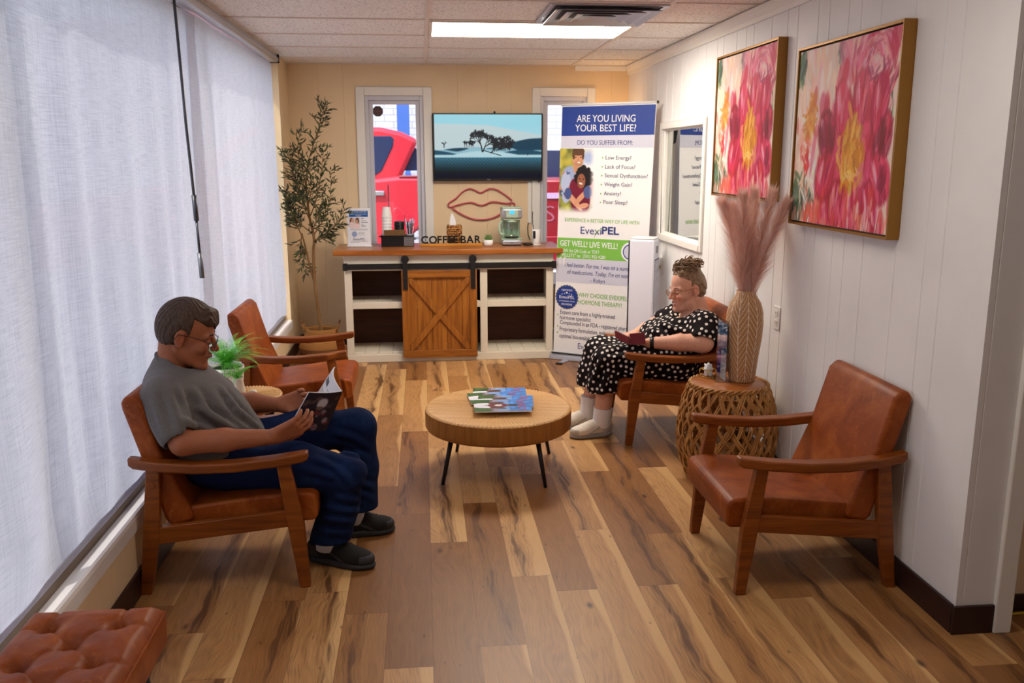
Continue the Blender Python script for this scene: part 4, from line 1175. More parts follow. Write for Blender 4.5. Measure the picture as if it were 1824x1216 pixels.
for p in ((838, 337), (872, 337), (850, 391)): MB().cyl(LP(*p), (LP(*p)[0], .012, LP(*p)[2]), .004, n=8).build('standoff', M['glass'], ns)
stk = thing('octagon_sticker', 'dark brown octagonal sticker in the top corner of the left narrow window', 'sticker', (-.352, BX+.0485, 1.935))
MB().cyl((0, 0, 0), (0, .001, 0), .045, n=8).build('film', plain('brown_film', C(82, 56, 52), .5), stk, rot=(0, R(22.5), 0))
box('bar_mark', plain('brown_film_mark', C(104, 66, 66), .5), -.026, .026, -.0012, -.0004, -.006, .008, stk)
# ------------------------------------------------------------------ roll-up banner
bn = bpy.data.objects.new('rollup_banner', None); COL.objects.link(bn)
tag(bn, 'tall white and blue roll-up banner reading ARE YOU LIVING YOUR BEST LIFE', 'banner')
ang = math.atan2(-.400, .618)
bn.location = (1.003, 6.762, 0); bn.rotation_euler = (0, 0, ang)
BW, BH, TILT = .735, 1.945, .030
sh = Matrix(((1, 0, TILT, 0), (0, 1, 0, 0), (0, 0, 1, 0), (0, 0, 0, 1)))
def bm(x, z, dy=-.0012): return T((x+TILT*z, dy, z))
def brect(name, x0, x1, z0, z1, mat, dy=0., parent=bn):
    return MB().hexa([(x0+TILT*z0, dy, z0), (x1+TILT*z0, dy, z0), (x1+TILT*z0, dy+.0008, z0), (x0+TILT*z0, dy+.0008, z0), (x0+TILT*z1, dy, z1), (x1+TILT*z1, dy, z1), (x1+TILT*z1, dy+.0008, z1), (x0+TILT*z1, dy+.0008, z1)]).build(name, mat, parent)
def bz(cy, fx=0.):   # picture row of the close-up -> height on the banner
    py = 150+cy*.4111; py = 285+(py-285)/(1+.06*fx)
    return 1.947-(py-186)/229.5
def bx_(cx, cy): return (cx-(150-33*(cy-95)/1055))/(405-.018*(cy-90))*BW
brect('sheet', 0, BW, .045, BH, M['ban'], 0)
MB().tube([(TILT*BH-.004, 0, BH), (BW+TILT*BH+.006, 0, BH)], .009, 10).build('top_bar', M['white'], bn)
MB().cyl((BW+TILT*BH+.004, 0, BH), (BW+TILT*BH+.016, 0, BH), .0105, n=12).build('end_cap', M['black'], bn)
MB().prism([(-.05, 0.002), (.05, 0.002), (.045, .035), (.02, .052), (-.02, .052), (-.045, .035)], (-.012, BW+.012), 'x').build('base', M['alu'], bn, bevel=.003)
box('base_slot', M['black'], -.004, BW+.004, -.034, -.012, .0525, .056, bn)
box('edge_strip', M['black'], -.006, -.001, -.002, .002, .05, .16, bn)
for xq in (.135, .60): 
    box('foot', M['alu'], xq-.022, xq+.022, -.17, -.03, 0, .010, bn, .003)
    box('foot_tip', M['black'], xq-.025, xq+.025, -.20, -.168, 0, .014, bn, .004)
MB().tube([(BW/2, .02, .05), (BW/2+.03, .03, BH-.01)], .008, 8).build('pole', M['alu'], bn)
brect('blue_header', .004, BW-.004, bz(215), bz(95)-.004, M['blue'], -.001)
brect('lavender_band', .004, BW-.004, bz(265), bz(215)-.001, M['lav'], -.001)
brect('green_band', .004, BW-.004, bz(728), bz(640), M['green'], -.001)
brect('lavender_band', .004, BW-.004, bz(832), bz(729), M['lav'], -.001)
def bt(s_, c0, c1, cy, cap, mat, name='lettering', bold=0, shear=0, dy=-.0022, spacing=1.):
    """string whose ink runs from close-up column c0 to c1 with its baseline at row cy"""
    fx = ((c0+c1)/2-150)/405
    x0, x1 = bx_(c0, cy), bx_(c1, cy); z = bz(cy, fx)
    o = text(name, s_, cap/.70, mat, bn, Matrix.Identity(4), 'LEFT', bold, .0003, 1., spacing, shear)
    xs = [v.co.x for v in o.data.vertices]; k = (x1-x0)/(max(xs)-min(xs))
    for v in o.data.vertices: v.co.x = (v.co.x-min(xs))*k
    o.matrix_local = bm(x0, z, dy) @ sh
    return o
bt('ARE YOU LIVING', 217, 469, 154, .050, M['ink_w'], bold=0)
bt('YOUR BEST LIFE?', 210, 472, 193, .050, M['ink_w'], bold=0)
bt('DO YOU SUFFER FROM:', 220, 458, 249, .034, M['ink_b'])
for s_, c1, cy in (('Low Energy?', 453, 312), ('Lack of Focus?', 470, 350), ('Sexual Dysfunction?', 522, 387), ('Weight Gain?', 458, 424), ('Anxiety?', 411, 462), ('Poor Sleep?', 438, 499)):
    c0 = 344-(cy-312)*.045
    bt(s_, c0, c1, cy-1, .028, M['ink_k'], bold=0)
    MB().cyl((bx_(c0-13, cy)+TILT*bz(cy-8), -.0022, bz(cy-8, .4)), (bx_(c0-13, cy)+TILT*bz(cy-8), -.0008, bz(cy-8, .4)), .0055, n=12).build('bullet', M['ink_g'], bn)
bt('EXPERIENCE A BETTER WAY OF LIFE WITH', 167, 489, 576, .027, M['ink_g'])
bt('Evexi', 237, 328, 626, .055, M['ink_b'], 'logo_lettering')
bt('PEL', 330, 404, 627, .055, M['ink_b'], 'logo_lettering', bold=.002)
MB().tube([(bx_(296, 640)+TILT*bz(640), -.0022, bz(636)), (bx_(308, 610)+TILT*bz(610), -.0022, bz(610)), (bx_(338, 590)+TILT*bz(590), -.0022, bz(590))], [.001, .0028, .0008], 6).build('logo_swoosh', M['ink_g'], bn)
bt('GET WELL! LIVE WELL!', 146, 398, 681, .044, M['ink_w'], bold=.0006)
bt('SCAN the QR Code or TEXT', 146, 320, 705, .025, M['ink_w'], bold=0)
bt('\u201cPELLETS\u201d to:  (501) 902-4280', 148, 346, 726, .025, M['ink_w'], bold=0)
bt('I feel better. For me, I was on a number', 167, 466, 775, .033, M['ink_b'], shear=.2, bold=0)
bt('of medications. Today, I\u2019m on none.', 178, 456, 806, .033, M['ink_b'], shear=.2, bold=0)
bt('- Robyn', 281, 344, 837, .030, M['ink_b'], shear=.2, bold=0)
bt('\u201c', 138, 170, 812, .16, plain('pale_quote_ink', C(226, 222, 228), .5), 'quote_mark', bold=.004)
bt('WHY CHOOSE EVEXIPEL', 229, 441, 907, .034, M['ink_g'])
bt('HORMONE THERAPY?', 229, 418, 938, .034, M['ink_g'])
for s_, c0, c1, cy, dot in (('Expert care from a highly-trained', 148, 388, 985, 1), ('hormone specialist', 147, 284, 1004, 0), ('Compounded in an FDA - registered pharmacy', 147, 470, 1036, 1), ('Proprietary formulation, individualized for', 146, 440, 1064, 1), ('optimal bio-availability', 145, 309, 1088, 0)):
    bt(s_, c0, c1, cy-2, .032, M['ink_k'], bold=0)
    if dot: MB().cyl((bx_(c0-11, cy)+TILT*bz(cy-8), -.0022, bz(cy-8)), (bx_(c0-11, cy)+TILT*bz(cy-8), -.0008, bz(cy-8)), .0055, n=12).build('bullet', M['ink_g'], bn)
bt('Evexias.com', 228, 360, 1138, .046, M['ink_b'], bold=0)
# round seal
sl = brect('seal', 0, .001, .5, .501, M['blue'])
bpy.data.objects.remove(sl)
cx_, cz_ = bx_(178, 897)+TILT*bz(897), bz(897)
sm = MB(); n = 48
sm.prism([(cx_+(.092 if k % 2 else .098)*math.cos(2*PI*k/n), cz_+(.092 if k % 2 else .098)*math.sin(2*PI*k/n)) for k in range(n)], (-.0018, -.0008), 'y')
seal = sm.build('seal', M['ink_k'], bn)
MB().prism([(cx_+.084*math.cos(2*PI*k/n), cz_+.084*math.sin(2*PI*k/n)) for k in range(n)], (-.0024, -.0018), 'y').build('seal_disc', M['blue'], seal)
for s_, zz, szz in (('CERTIFIED', .048, .020), ('EvexiPEL', -.012, .036), ('THE PREFERRED CHOICE', -.036, .012), ('PROVIDER', -.064, .020)):
    text('seal_lettering', s_, szz, M['ink_w'], seal, T((cx_, -.0027, cz_+zz)), 'CENTER')
for k in range(5):
    a = k-2; zz = cz_+.034-abs(a)*.006; rr_ = .011 if a == 0 else .006
    MB().prism([(cx_+a*.020+(rr_ if q % 2 == 0 else rr_*.4)*math.sin(q*PI/5), zz+(rr_ if q % 2 == 0 else rr_*.4)*math.cos(q*PI/5)) for q in range(10)], (-.0028, -.0024), 'y').build('seal_star', M['ink_w'], seal)
# second round emblem on the green band, partly behind the tower
cx2, cz2 = bx_(452, 712)+TILT*bz(712), bz(706, .8)
s2 = MB().prism([(cx2+.072*math.cos(2*PI*k/n), cz2+.072*math.sin(2*PI*k/n)) for k in range(n)], (-.002, -.001), 'y').build('emblem', M['ink_w'], bn)
MB().prism([(cx2+.058*math.cos(2*PI*k/n), cz2+.058*math.sin(2*PI*k/n)) for k in range(n)], (-.0026, -.002), 'y').build('emblem_ring', M['blue'], s2)
MB().prism([(cx2+.050*math.cos(2*PI*k/n), cz2+.050*math.sin(2*PI*k/n)) for k in range(n)], (-.003, -.0026), 'y').build('emblem_disc', M['lav'], s2)
# printed photograph of an embracing couple
ph = np.zeros((150, 92, 3)); n1 = smooth_noise(150, 92, 12, 21)[..., None]; n2 = smooth_noise(150, 92, 5, 22)[..., None]
ph[:] = np.array((150, 150, 70.))*(.55+.8*n1)
for k in range(14): blob(ph, rng.uniform(0, .4), rng.uniform(.55, 1), .08, .05, (196, 180, 70), a=.5, soft=.8)
blob(ph, .88, .62, .34, .55, (238, 236, 240), soft=.9); blob(ph, .82, .86, .2, .1, (150, 170, 214), soft=.9, a=.8); blob(ph, .97, .4, .10, .14, (170, 60, 70), soft=.8, a=.6)
blob(ph, .30, .46, .26, .27, (150, 164, 200)); blob(ph, .20, .40, .15, .25, (176, 186, 214))
for k in range(16): blob(ph, rng.uniform(.05, .42), rng.uniform(.26, .66), .035, .018, (60, 74, 120) if k % 3 else (206, 120, 96), rng.uniform(0, 3), .4, .8)
blob(ph, .46, .72, .07, .10, (196, 140, 104)); blob(ph, .52, .86, .165, .145, (206, 150, 116)); blob(ph, .53, .955, .17, .065, (92, 62, 40)); blob(ph, .40, .90, .04, .07, (92, 62, 40)); blob(ph, .66, .90, .035, .07, (92, 62, 40))
blob(ph, .54, .765, .12, .045, (160, 108, 82), a=.5, soft=.7); blob(ph, .55, .785, .045, .011, (240, 228, 222), soft=.5); blob(ph, .46, .865, .02, .010, (60, 40, 36)); blob(ph, .60, .865, .02, .010, (60, 40, 36)); blob(ph, .53, .83, .02, .03, (190, 128, 96), a=.8)
blob(ph, .62, .22, .28, .24, (110, 22, 46)); blob(ph, .46, .40, .16, .14, (116, 24, 48))
for k in range(60):
    a = rng.uniform(0, 6.28); q = rng.uniform(.6, 1); blob(ph, .70+.24*q*math.cos(a), .56+.155*q*math.sin(a), .055, .035, (28, 18, 20), 0, .5)
blob(ph, .70, .55, .20, .14, (26, 17, 18)); blob(ph, .63, .50, .115, .115, (150, 92, 64), -.3); blob(ph, .62, .462, .05, .014, (244, 234, 230), -.15, .5); blob(ph, .58, .535, .02, .010, (40, 24, 22)); blob(ph, .69, .53, .02, .010, (40, 24, 22)); blob(ph, .62, .50, .02, .022, (130, 76, 52))
blob(ph, .42, .20, .30, .055, (214, 156, 124), -.55); blob(ph, .62, .24, .22, .05, (206, 148, 116), .55); blob(ph, .82, .33, .12, .10, (80, 92, 140)); blob(ph, .26, .30, .10, .09, (70, 86, 138)); blob(ph, .72, .12, .14, .04, (214, 156, 124), .1)
Yq, Xq = np.meshgrid(np.linspace(0, 1, 150), np.linspace(0, 1, 92), indexing='ij')
fd = np.clip((Xq-.86)/.14, 0, 1)+np.clip((.10-Yq)/.10, 0, 1)
ph += np.clip(fd, 0, 1)[..., None]*(np.array((240, 238, 238.))-ph)
picture('couple_photo', .285, bz(266)-bz(532), ph, M['print'], bn, bm(.004, bz(532)) @ sh)

# ------------------------------------------------------------------ tower air purifier
pf = thing('tower_purifier', 'tall slim white tower purifier with a slatted side in front of the banner', 'air purifier', (1.530, 6.09, 0), R(-26))
lvw = plain('cool_white_plastic', C(222, 222, 234), .38)
box('body', lvw, -.072, .105, -.085, .10, .05, 1.0, pf, .014, seg=3)
box('edge_seam', M['black'], -.0755, -.0722, -.088, .09, .06, .99, pf)
box('top', M['white'], -.068, .100, -.078, .094, 1.0002, 1.010, pf, .004)
box('side_recess', M['ink_k'], .1052, .1062, -.062, .085, .12, .86, pf)
gr = MB()
for k in range(58): gr.box(.1064, .1115, -.062, .085, .125+k*.0126, .1325+k*.0126)
gr.build('side_grille', lvw, pf)
box('grip_recess', plain('grip_shadow_grey', C(140, 140, 150), .5), .1052, .108, -.02, .05, .90, .95, pf, .002)
MB().lathe([(.125, 0), (.125, .02), (.09, .05)], 40).build('base', lvw, pf)

# ------------------------------------------------------------------ paintings
def floral(seed=5):
    nx, ny = 200, 176
    q = np.random.default_rng(seed)
    im = np.zeros((ny, nx, 3)); im[:] = (238, 214, 200)
    def dab(x, y, l, w_, a, col, al=.85):
        r = int(max(l, w_)*nx)+3; cx, cy = int(x*nx), int(y*ny)
        x0, x1, y0, y1 = max(cx-r, 0), min(cx+r, nx), max(cy-r, 0), min(cy+r, ny)
        if x1 <= x0 or y1 <= y0: return
        Y, X = np.meshgrid((np.arange(y0, y1)+.5)/nx-y*ny/nx, (np.arange(x0, x1)+.5)/nx-x, indexing='ij')
        c_, s_ = math.cos(a), math.sin(a); u = X*c_+Y*s_; v = -X*s_+Y*c_
        m = np.clip((1-np.hypot(u/l, v/w_))/.22, 0, 1)
        br = .72+.28*np.sin(v*nx*2.4+q.uniform(0, 6))*np.sin(v*nx*.9+1)
        m = (m*al*br)[..., None]
        im[y0:y1, x0:x1] += m*(np.clip(np.array(col)+q.normal(0, 9, 3), 0, 255)-im[y0:y1, x0:x1])
    def many(n, cx, cy, sx, sy, cols, l, w_, ang, al=.8, spread=.5):
        for k in range(n):
            c = cols[q.integers(len(cols))]
            x, y = cx+q.normal(0, sx), cy+q.normal(0, sy)
            a = ang(x, y) if callable(ang) else ang
            dab(x, y, l*q.uniform(.6, 1.4), w_*q.uniform(.6, 1.4), a+q.normal(0, spread), c, al)
    up_ = PI/2
    cream = [(246, 226, 210), (244, 206, 188), (250, 236, 226), (240, 190, 172)]
    pink = [(226, 60, 100), (206, 30, 76), (236, 96, 130), (190, 22, 60), (240, 130, 150)]
    deep = [(160, 18, 50), (136, 14, 44), (180, 24, 60)]
    green = [(52, 84, 50), (84, 118, 82), (40, 64, 42), (110, 136, 116)]
    coral = [(232, 96, 80), (226, 70, 60), (240, 140, 116)]
    rose = [(224, 90, 120), (240, 150, 164), (206, 60, 96), (246, 186, 190)]
    many(110, .22, .75, .13, .16, cream, .10, .025, up_, .8, .35)
    many(20, .03, .92, .02, .06, green, .05, .02, up_, .9, .4); many(16, .46, .94, .03, .04, green, .05, .012, up_, .5, .4)
    many(60, .12, .42, .09, .16, coral+cream, .07, .02, up_, .8, .5)
    many(40, .06, .12, .05, .09, green, .06, .015, up_, .9, .4); many(20, .22, .17, .05, .08, green, .06, .012, up_, .7, .3)
    many(30, .94, .56, .02, .10, green+[(220, 226, 220)], .05, .010, up_, .9, .2)
    many(60, .16, .60, .035, .06, [(230, 160, 60), (244, 190, 110), (214, 130, 50)], .04, .014, up_, .85, .7)
    many(44, .20, .30, .05, .06, [(248, 240, 232), (244, 220, 212)], .07, .016, 2.2, .9, .4)
    many(12, .14, .33, .025, .03, [(226, 50, 50)], .03, .016, up_, .9, .5)
    # top right rose, swirling
    sw = lambda x, y: math.atan2(y-.84, x-.80)+PI/2
    many(90, .78, .85, .08, .07, rose, .09, .035, sw, .9, .3)
    many(200, .78, .84, .09, .085, rose, .055, .013, sw, .8, .25); many(34, .80, .84, .03, .03, [(246, 206, 206), (240, 170, 180)], .03, .012, sw, .8, .3); many(26, .84, .78, .07, .05, [(150, 30, 66)], .035, .008, sw, .7, .3)
    # main bloom: broad rounded petals laid in mostly upright strokes
    many(150, .62, .40, .15, .20, pink, .11, .035, up_, .9, .25)
    many(70, .66, .08, .17, .07, pink+coral, .09, .022, up_, .85, .2)
    for px_, py_, rx_, ry_, c_, an0 in ((.36, .50, .105, .145, deep[1], .25), (.90, .47, .085, .14, deep[2], -.2), (.50, .64, .085, .155, pink[0], .12), (.68, .68, .085, .150, pink[2], 0), (.85, .64, .085, .155, pink[1], -.15),
                                        (.36, .27, .115, .140, pink[1], -.3), (.90, .27, .100, .135, pink[0], .3), (.50, .13, .09, .13, pink[3], -.1), (.66, .13, .085, .150, pink[2], 0), (.82, .12, .08, .14, pink[1], .15)):
        ny_ = .88
        dab(px_, py_, ry_, rx_, up_+an0, deep[0], 1.1)
        dab(px_+.008, py_+.012, ry_*.90, rx_*.86, up_+an0, c_, 1.15)
        for k in range(26):
            ox, oy = q.uniform(-.7, .7)*rx_, q.uniform(-.6, .6)*ry_
            lt = ox/rx_
            dab(px_+ox, py_+oy, ry_*.42, rx_*.13, up_+an0-.35*lt, pink[q.integers(5)] if c_ not in deep else (pink+deep)[q.integers(8)], .75)
        for k in range(4): dab(px_-.35*rx_+q.normal(0, .012), py_+.25*ry_+q.normal(0, .02), ry_*.40, rx_*.09, up_+an0+.15, (248, 172, 190), .75)
    many(16, .36, .50, .03, .04, [(120, 10, 40), (146, 14, 46)], .06, .018, up_, .7, .3); many(14, .92, .27, .02, .04, [(150, 16, 60)], .05, .016, up_, .6, .3); many(12, .90, .48, .02, .04, [(126, 10, 40)], .06, .016, up_, .7, .3)
    many(60, .60, .07, .16, .06, pink+coral, .08, .016, up_, .8, .15); many(18, .78, .05, .12, .05, [(246, 214, 206)], .05, .010, up_, .7, .15)
    many(60, .62, .37, .035, .055, [(220, 132, 28), (206, 116, 24)], .075, .030, up_, 1.0, .3)
    many(150, .62, .37, .045, .080, [(226, 140, 30), (240, 170, 50), (204, 110, 24), (246, 190, 90)], .045, .014, up_, .9, .35)
    many(14, .62, .29, .03, .02, [(250, 206, 120)], .025, .010, 0, .9, .4)
    many(24, .22, .06, .10, .04, coral, .05, .014, up_, .85, .3)
    return np.clip(im, 0, 255)
fl = floral()
pw, phh = .885, .768
def painting(y_far, z0, label):
    t = thing('painting', label, 'painting', (RX-.0005, y_far, z0), R(-90), 'pink floral paintings')
    f = MB().box(0, pw, -.048, 0, 0, .010).box(0, pw, -.048, 0, phh-.010, phh).box(0, .010, -.048, 0, .010, phh-.010).box(pw-.010, pw, -.048, 0, .010, phh-.010)
    f.build('frame', M['gold'], t, bevel=.0015)
    box('shadow_gap', M['black'], .010, pw-.010, -.030, -.004, .010, phh-.010, t)
    ch_ = [o for o in bpy.data.objects if o.name.startswith('canvas')]
    if ch_:
        o = ch_[0].copy(); COL.objects.link(o); o.parent = t
    else: picture('canvas', pw-.034, phh-.034, fl, M['canvas'], t, T((.017, -.041, .017)))
    box('stretcher', M['ink_w'], .017, pw-.017, -.0405, -.031, .017, phh-.017, t)
    return t
painting(5.065, 1.342, 'pink floral painting in a gold frame, the one beside the reception window')
painting(3.945, 1.258, 'pink floral painting in a gold frame, the one nearer the doorway')

# ------------------------------------------------------------------ wicker drum table, vase, grasses, leaflet holder
rx, ry = 1.474, 4.06
rt_ = thing('wicker_table', 'open woven wicker drum side table with a wooden top by the right wall', 'table', (rx, ry, 0))
rat = m_wood('wicker_cane', C(128, 78, 30), C(178, 122, 60), C(212, 164, 98), 'z', .8, .5)
prof = [(0.0, .185), (.06, .213), (.14, .234), (.22, .241), (.30, .236), (.38, .220), (.44, .200), (.470, .186)]
def pr_(z):
    for (z0, r0), (z1, r1) in zip(prof, prof[1:]):
        if z <= z1: 
            t = (z-z0)/(z1-z0); return r0+(r1-r0)*t
    return prof[-1][1]
wv = MB(); ns_ = 26; q = random.Random(4)
for dr_ in (-1, 1):
    for k in range(ns_):
        for st in range(2 if k % 3 else 3):
            a0 = 2*PI*(k+.5*(dr_ > 0))/ns_+st*.040+q.uniform(-.01, .01)
            pts = []
            for s_ in range(31):
                t = s_/30; z = .012+.448*t
                a = a0+dr_*(1.0*t+.035*math.sin(t*9+k))
                r = pr_(z)+.0045*math.sin(t*PI*11+(0 if dr_ > 0 else PI))+.002*st-.002
                pts.append((r*math.cos(a), r*math.sin(a), z))
            wv.tube(pts, .0046, 6)
wv.build('weave', rat, rt_)
rg = MB()
for z in (.012, .17, .32):
    rg.tube([(((pr_(z)-.010))*math.cos(a), (pr_(z)-.010)*math.sin(a), z) for a in np.linspace(0, 2*PI, 49)], .005, 6, caps=False)
rg.build('hoop', rat, rt_)
br_ = MB()
for k in range(3): br_.tube([((.186+.006*math.cos(13*a+k*2.1))*math.cos(a), (.186+.006*math.cos(13*a+k*2.1))*math.sin(a), .469+.008*math.sin(13*a+k*2.1)) for a in np.linspace(0, 2*PI, 200)], .006, 6, caps=False)
br_.build('braided_rim', rat, rt_)
MB().lathe([(.002, .462), (.176, .462), (.179, .466), (.179, .474), (.176, .477), (.002, .477)], 48).build('tabletop', M['pinetop'], rt_)
zt = .4775
va = thing('floor_vase', 'tall carved tan and white chevron vase on the wicker drum table', 'vase', (1.548, 4.085, zt))
vg = G('carved_wood_chevrons', rough=.6)
vx, vy, vz = vg.xyz()
an_ = vg.m('MULTIPLY_ADD', vg.m('ARCTAN2', vy, vx), 12/(2*PI), .3)
fr = vg.m('FRACT', an_); tri = vg.m('ABSOLUTE', vg.m('SUBTRACT', vg.m('FRACT', vg.m('MULTIPLY', an_, .5)), .5))
st = vg.m('FRACT', vg.m('ADD', vg.m('MULTIPLY', vz, 30.), vg.m('MULTIPLY', tri, 4.6)))
ln = vg.m('MAXIMUM', vg.m('LESS_THAN', st, .13), vg.m('LESS_THAN', vg.m('ABSOLUTE', vg.m('SUBTRACT', fr, .5)), .5) if False else vg.m('GREATER_THAN', vg.m('ABSOLUTE', vg.m('SUBTRACT', fr, .5)), .462))
gn = vg.noise(vg.comb(vg.m('MULTIPLY', vx, 30.), vg.m('MULTIPLY', vy, 30.), vg.m('MULTIPLY', vz, 160.)), 1., 3)
vg.set('Base Color', vg.mix(ln, vg.mix(gn, C(160, 108, 62), C(196, 146, 92)), C(234, 218, 196)))
vg.bump(vg.m('SUBTRACT', 1., ln), .25, .003)
MB().lathe([(.002, .001), (.060, .0005), (.063, .006), (.074, .12), (.0865, .22), (.0895, .29), (.086, .345), (.074, .388), (.056, .415), (.048, .428), (.047, .447), (.043, .449), (.040, .43), (.044, .40), (.05, .3), (.002, .25)], 64).build('body', vg.mat, va)
pgm = G('dusty_pink_grass', rough=.9, spec=.1); pgm.set('Base Color', pgm.mix(pgm.attr('shade', 'Fac'), C(228, 190, 176), C(250, 226, 214)))
pgt = pgm.nd('BsdfTranslucent', pgm.mix(pgm.attr('shade', 'Fac'), C(236, 196, 182), C(252, 228, 216))).outputs[0]; pgm.t.links.new(pgm.nd('MixShader', .5, pgm.b.outputs[0], pgt).outputs[0], pgm.out.inputs[0])
stem_m = plain('grass_stem', C(166, 128, 100), .7)
tips = [(-.100, .055, .89), (-.045, -.03, .93), (.02, .02, .94), (.065, -.055, .94), (.100, -.13, .90), (.05, .10, .88), (-.03, .12, .86)]
for k, (tx_, ty_, tz_) in enumerate(tips):
    pl = thing('pampas_plume', 'dusty pink pampas grass plume in the chevron vase', 'pampas grass', (1.548, 4.085, zt), group='pampas plumes in the vase')
    p0 = Vector((tx_*.10, ty_*.10, .27)); p1 = Vector((tx_*.20, ty_*.20, .46)); p2 = Vector((tx_*.8, ty_*.8, .74)); p3 = Vector((tx_*1.15, ty_*1.15, tz_-.03))
    ax_ = cat([p0, p1, p2, p3], 12)
    MB().tube(ax_, .0022, 5).build('stem', stem_m, pl)
    q = random.Random(50+k); V = []; F = []; S_ = []
    n = len(ax_)
    for h in range(2300):
        t = q.uniform(.12, 1.); i = min(int(t*(n-1)), n-2); b0 = ax_[i].lerp(ax_[i+1], t*(n-1)-i); td = (ax_[i+1]-ax_[i]).normalized()
        a = q.uniform(0, 2*PI); o1 = td.orthogonal().normalized(); o2 = td.cross(o1); sd = o1*math.cos(a)+o2*math.sin(a)
        env = min(1, (t-.06)*3.0)*(1.05-t*.60)
        L = q.uniform(.5, 1.)*.185*max(env, .25)
        up_ = q.uniform(.75, 1.0)
        m1 = b0+(td*up_*.55+sd*.42)*L*.6; e = b0+(td*up_+sd*.80*env)*L+Vector((0, 0, -.018*q.random()))
        wv_ = td.cross(sd)*.0008
        b = len(V); V += [b0-wv_, b0+wv_, m1+wv_, m1-wv_, e]
        F += [[b, b+1, b+2, b+3], [b+3, b+2, b+4, b+4]]; S_ += [q.random()]*5
    tri_ = [f if f[2] != f[3] else f[:3] for f in F]
    me = bpy.data.meshes.new('plume'); me.from_pydata([tuple(v) for v in V], [], tri_); me.materials.append(pgm.mat)
    for v in me.vertices:
        w_ = v.co+Vector((1.548, 4.085, 0)); 
        if w_.x > RX-.006: v.co.x -= w_.x-(RX-.006)
    o = bpy.data.objects.new('plume', me); COL.objects.link(o); o.parent = pl; vfloat(o, S_, 'shade')
lh = thing('leaflet_holder', 'clear acrylic holder with a blue leaflet standing on the wicker table', 'leaflet holder', (1.462, 4.205, zt), R(-93))
acr = m_glass('clear_acrylic', (.94, .95, .97, 1), .08)
box('base', acr, -.002, .162, -.045, .035, 0, .006, lh, .001)
box('back_plate', acr, 0, .160, .0005, .003, .0062, .30, lh)
box('front_plate', acr, 0, .160, -.006, -.0040, .0062, .285, lh)
im = np.full((100, 60, 3), 232.); rect(im, 0, 1, .50, 1, (20, 110, 160))
for k in range(60): blob(im, rng.uniform(0, 1), rng.uniform(.55, 1), .035, .022, (214, 230, 240), soft=.4)
rect(im, 0, .42, 0, .52, (52, 40, 100)); blob(im, .2, .36, .2, .1, (190, 140, 190), soft=.8); blob(im, .2, .12, .2, .1, (80, 60, 140), soft=.8)
for k in range(14): rect(im, .50, .95, .04+k*.034, .054+k*.034, (150, 156, 176))
picture('leaflet', .156, .275, im, M['print'], lh, T((.002, -.0030, .008)))
gb = thing('gold_card_box', 'little gold wire box with a crumpled white tissue on the wicker table', 'box', (1.405, 4.175, zt), R(25))
gm = plain('polished_brass', C(206, 170, 80), .25, .9)
fr_ = MB(); a = .028; h = .04
for x in (-a, a):
    for y in (-a, a): fr_.cyl((x, y, .002), (x, y, h), .0022, n=6)
for z in (.0025, h): fr_.tube([(-a, -a, z), (a, -a, z), (a, a, z), (-a, a, z), (-a, -a, z)], .0022, 6)
fr_.build('wire_frame', gm, gb)
cr = MB().sphere((0, 0, .035), 1, 14, 10)
for v in cr.bm.verts:
    d = (v.co-Vector((0, 0, .035))); s_ = .021+.010*math.sin(d.x*6+1)*math.cos(d.y*7)+.006*math.sin(d.z*9); v.co = Vector((0, 0, .030))+Vector((d.x*s_, d.y*s_, max(d.z*s_*1.4, -.026)))
cr.build('tissue', M['white'], gb)

# ------------------------------------------------------------------ wall fittings on the right
ol = thing('wall_outlet', 'white electrical outlet plate on the right wall by the pampas grass', 'outlet', (RX-.0005, 4.112, .782), R(-90))
box('plate', M['white'], -.036, .036, -.006, 0, -.058, .058, ol, .003)
for z in (-.024, .024):
    o = box('socket', M['white'], -.017, .017, -.0085, -.0062, z-.015, z+.015, ol, .002)
    for x in (-.006, .006): box('slot', M['black'], x-.0012, x+.0012, -.0090, -.0086, z-.004, z+.006, o)
th2 = thing('door_chime', 'small white plug-in unit in a wall outlet under the reception window', 'plug-in', (RX-.0005, 6.27, .79), R(-90))
box('plate', M['white'], -.038, .038, -.006, 0, -.075, .060, th2, .003)
box('plug_body', M['white'], -.034, .034, -.075, -.0062, .0, .058, th2, .010, seg=3)
MB().cyl((0, -.07, -.012), (0, -.0062, -.012), .020, n=20).build('jar', plain('pale_amber_plastic', C(206, 196, 150), .3), th2)
yc = thing('yellow_cable', 'thin yellow cable on the floor in the doorway at the right edge', 'cable', (1.95, 2.60, .005))
MB().tube([(0, 0, 0), (.15, .012, 0), (.5, .02, 0), (1.1, .01, 0)], .004, 8).build('cable_run', plain('yellow_jacket', C(226, 196, 40), .4), yc)

# ------------------------------------------------------------------ olive tree and its basket
bk = thing('seagrass_basket', 'bulging woven seagrass basket holding the olive tree in the back left corner', 'basket', (-.812, 6.86, 0))
sg = G('seagrass_coil', rough=.8)
zz_ = sg.xyz()[2]; xa, ya, _ = sg.xyz()
band = sg.m('MULTIPLY', sg.step(zz_, .118, .120), sg.m('SUBTRACT', 1., sg.step(zz_, .300, .302)))
rowf = sg.m('SINE', sg.m('MULTIPLY', zz_, 560.)); tw = sg.m('SINE', sg.m('ADD', sg.m('MULTIPLY', sg.m('ARCTAN2', ya, xa), 90.), sg.m('MULTIPLY', zz_, 280.)))
sg.set('Base Color', sg.mix(sg.m('MULTIPLY_ADD', tw, .2, .3), sg.mix(band, C(126, 78, 32), C(188, 128, 60)), C(96, 56, 22)))
sg.bump(sg.m('ADD', rowf, sg.m('MULTIPLY', tw, .6)), .5, .004)
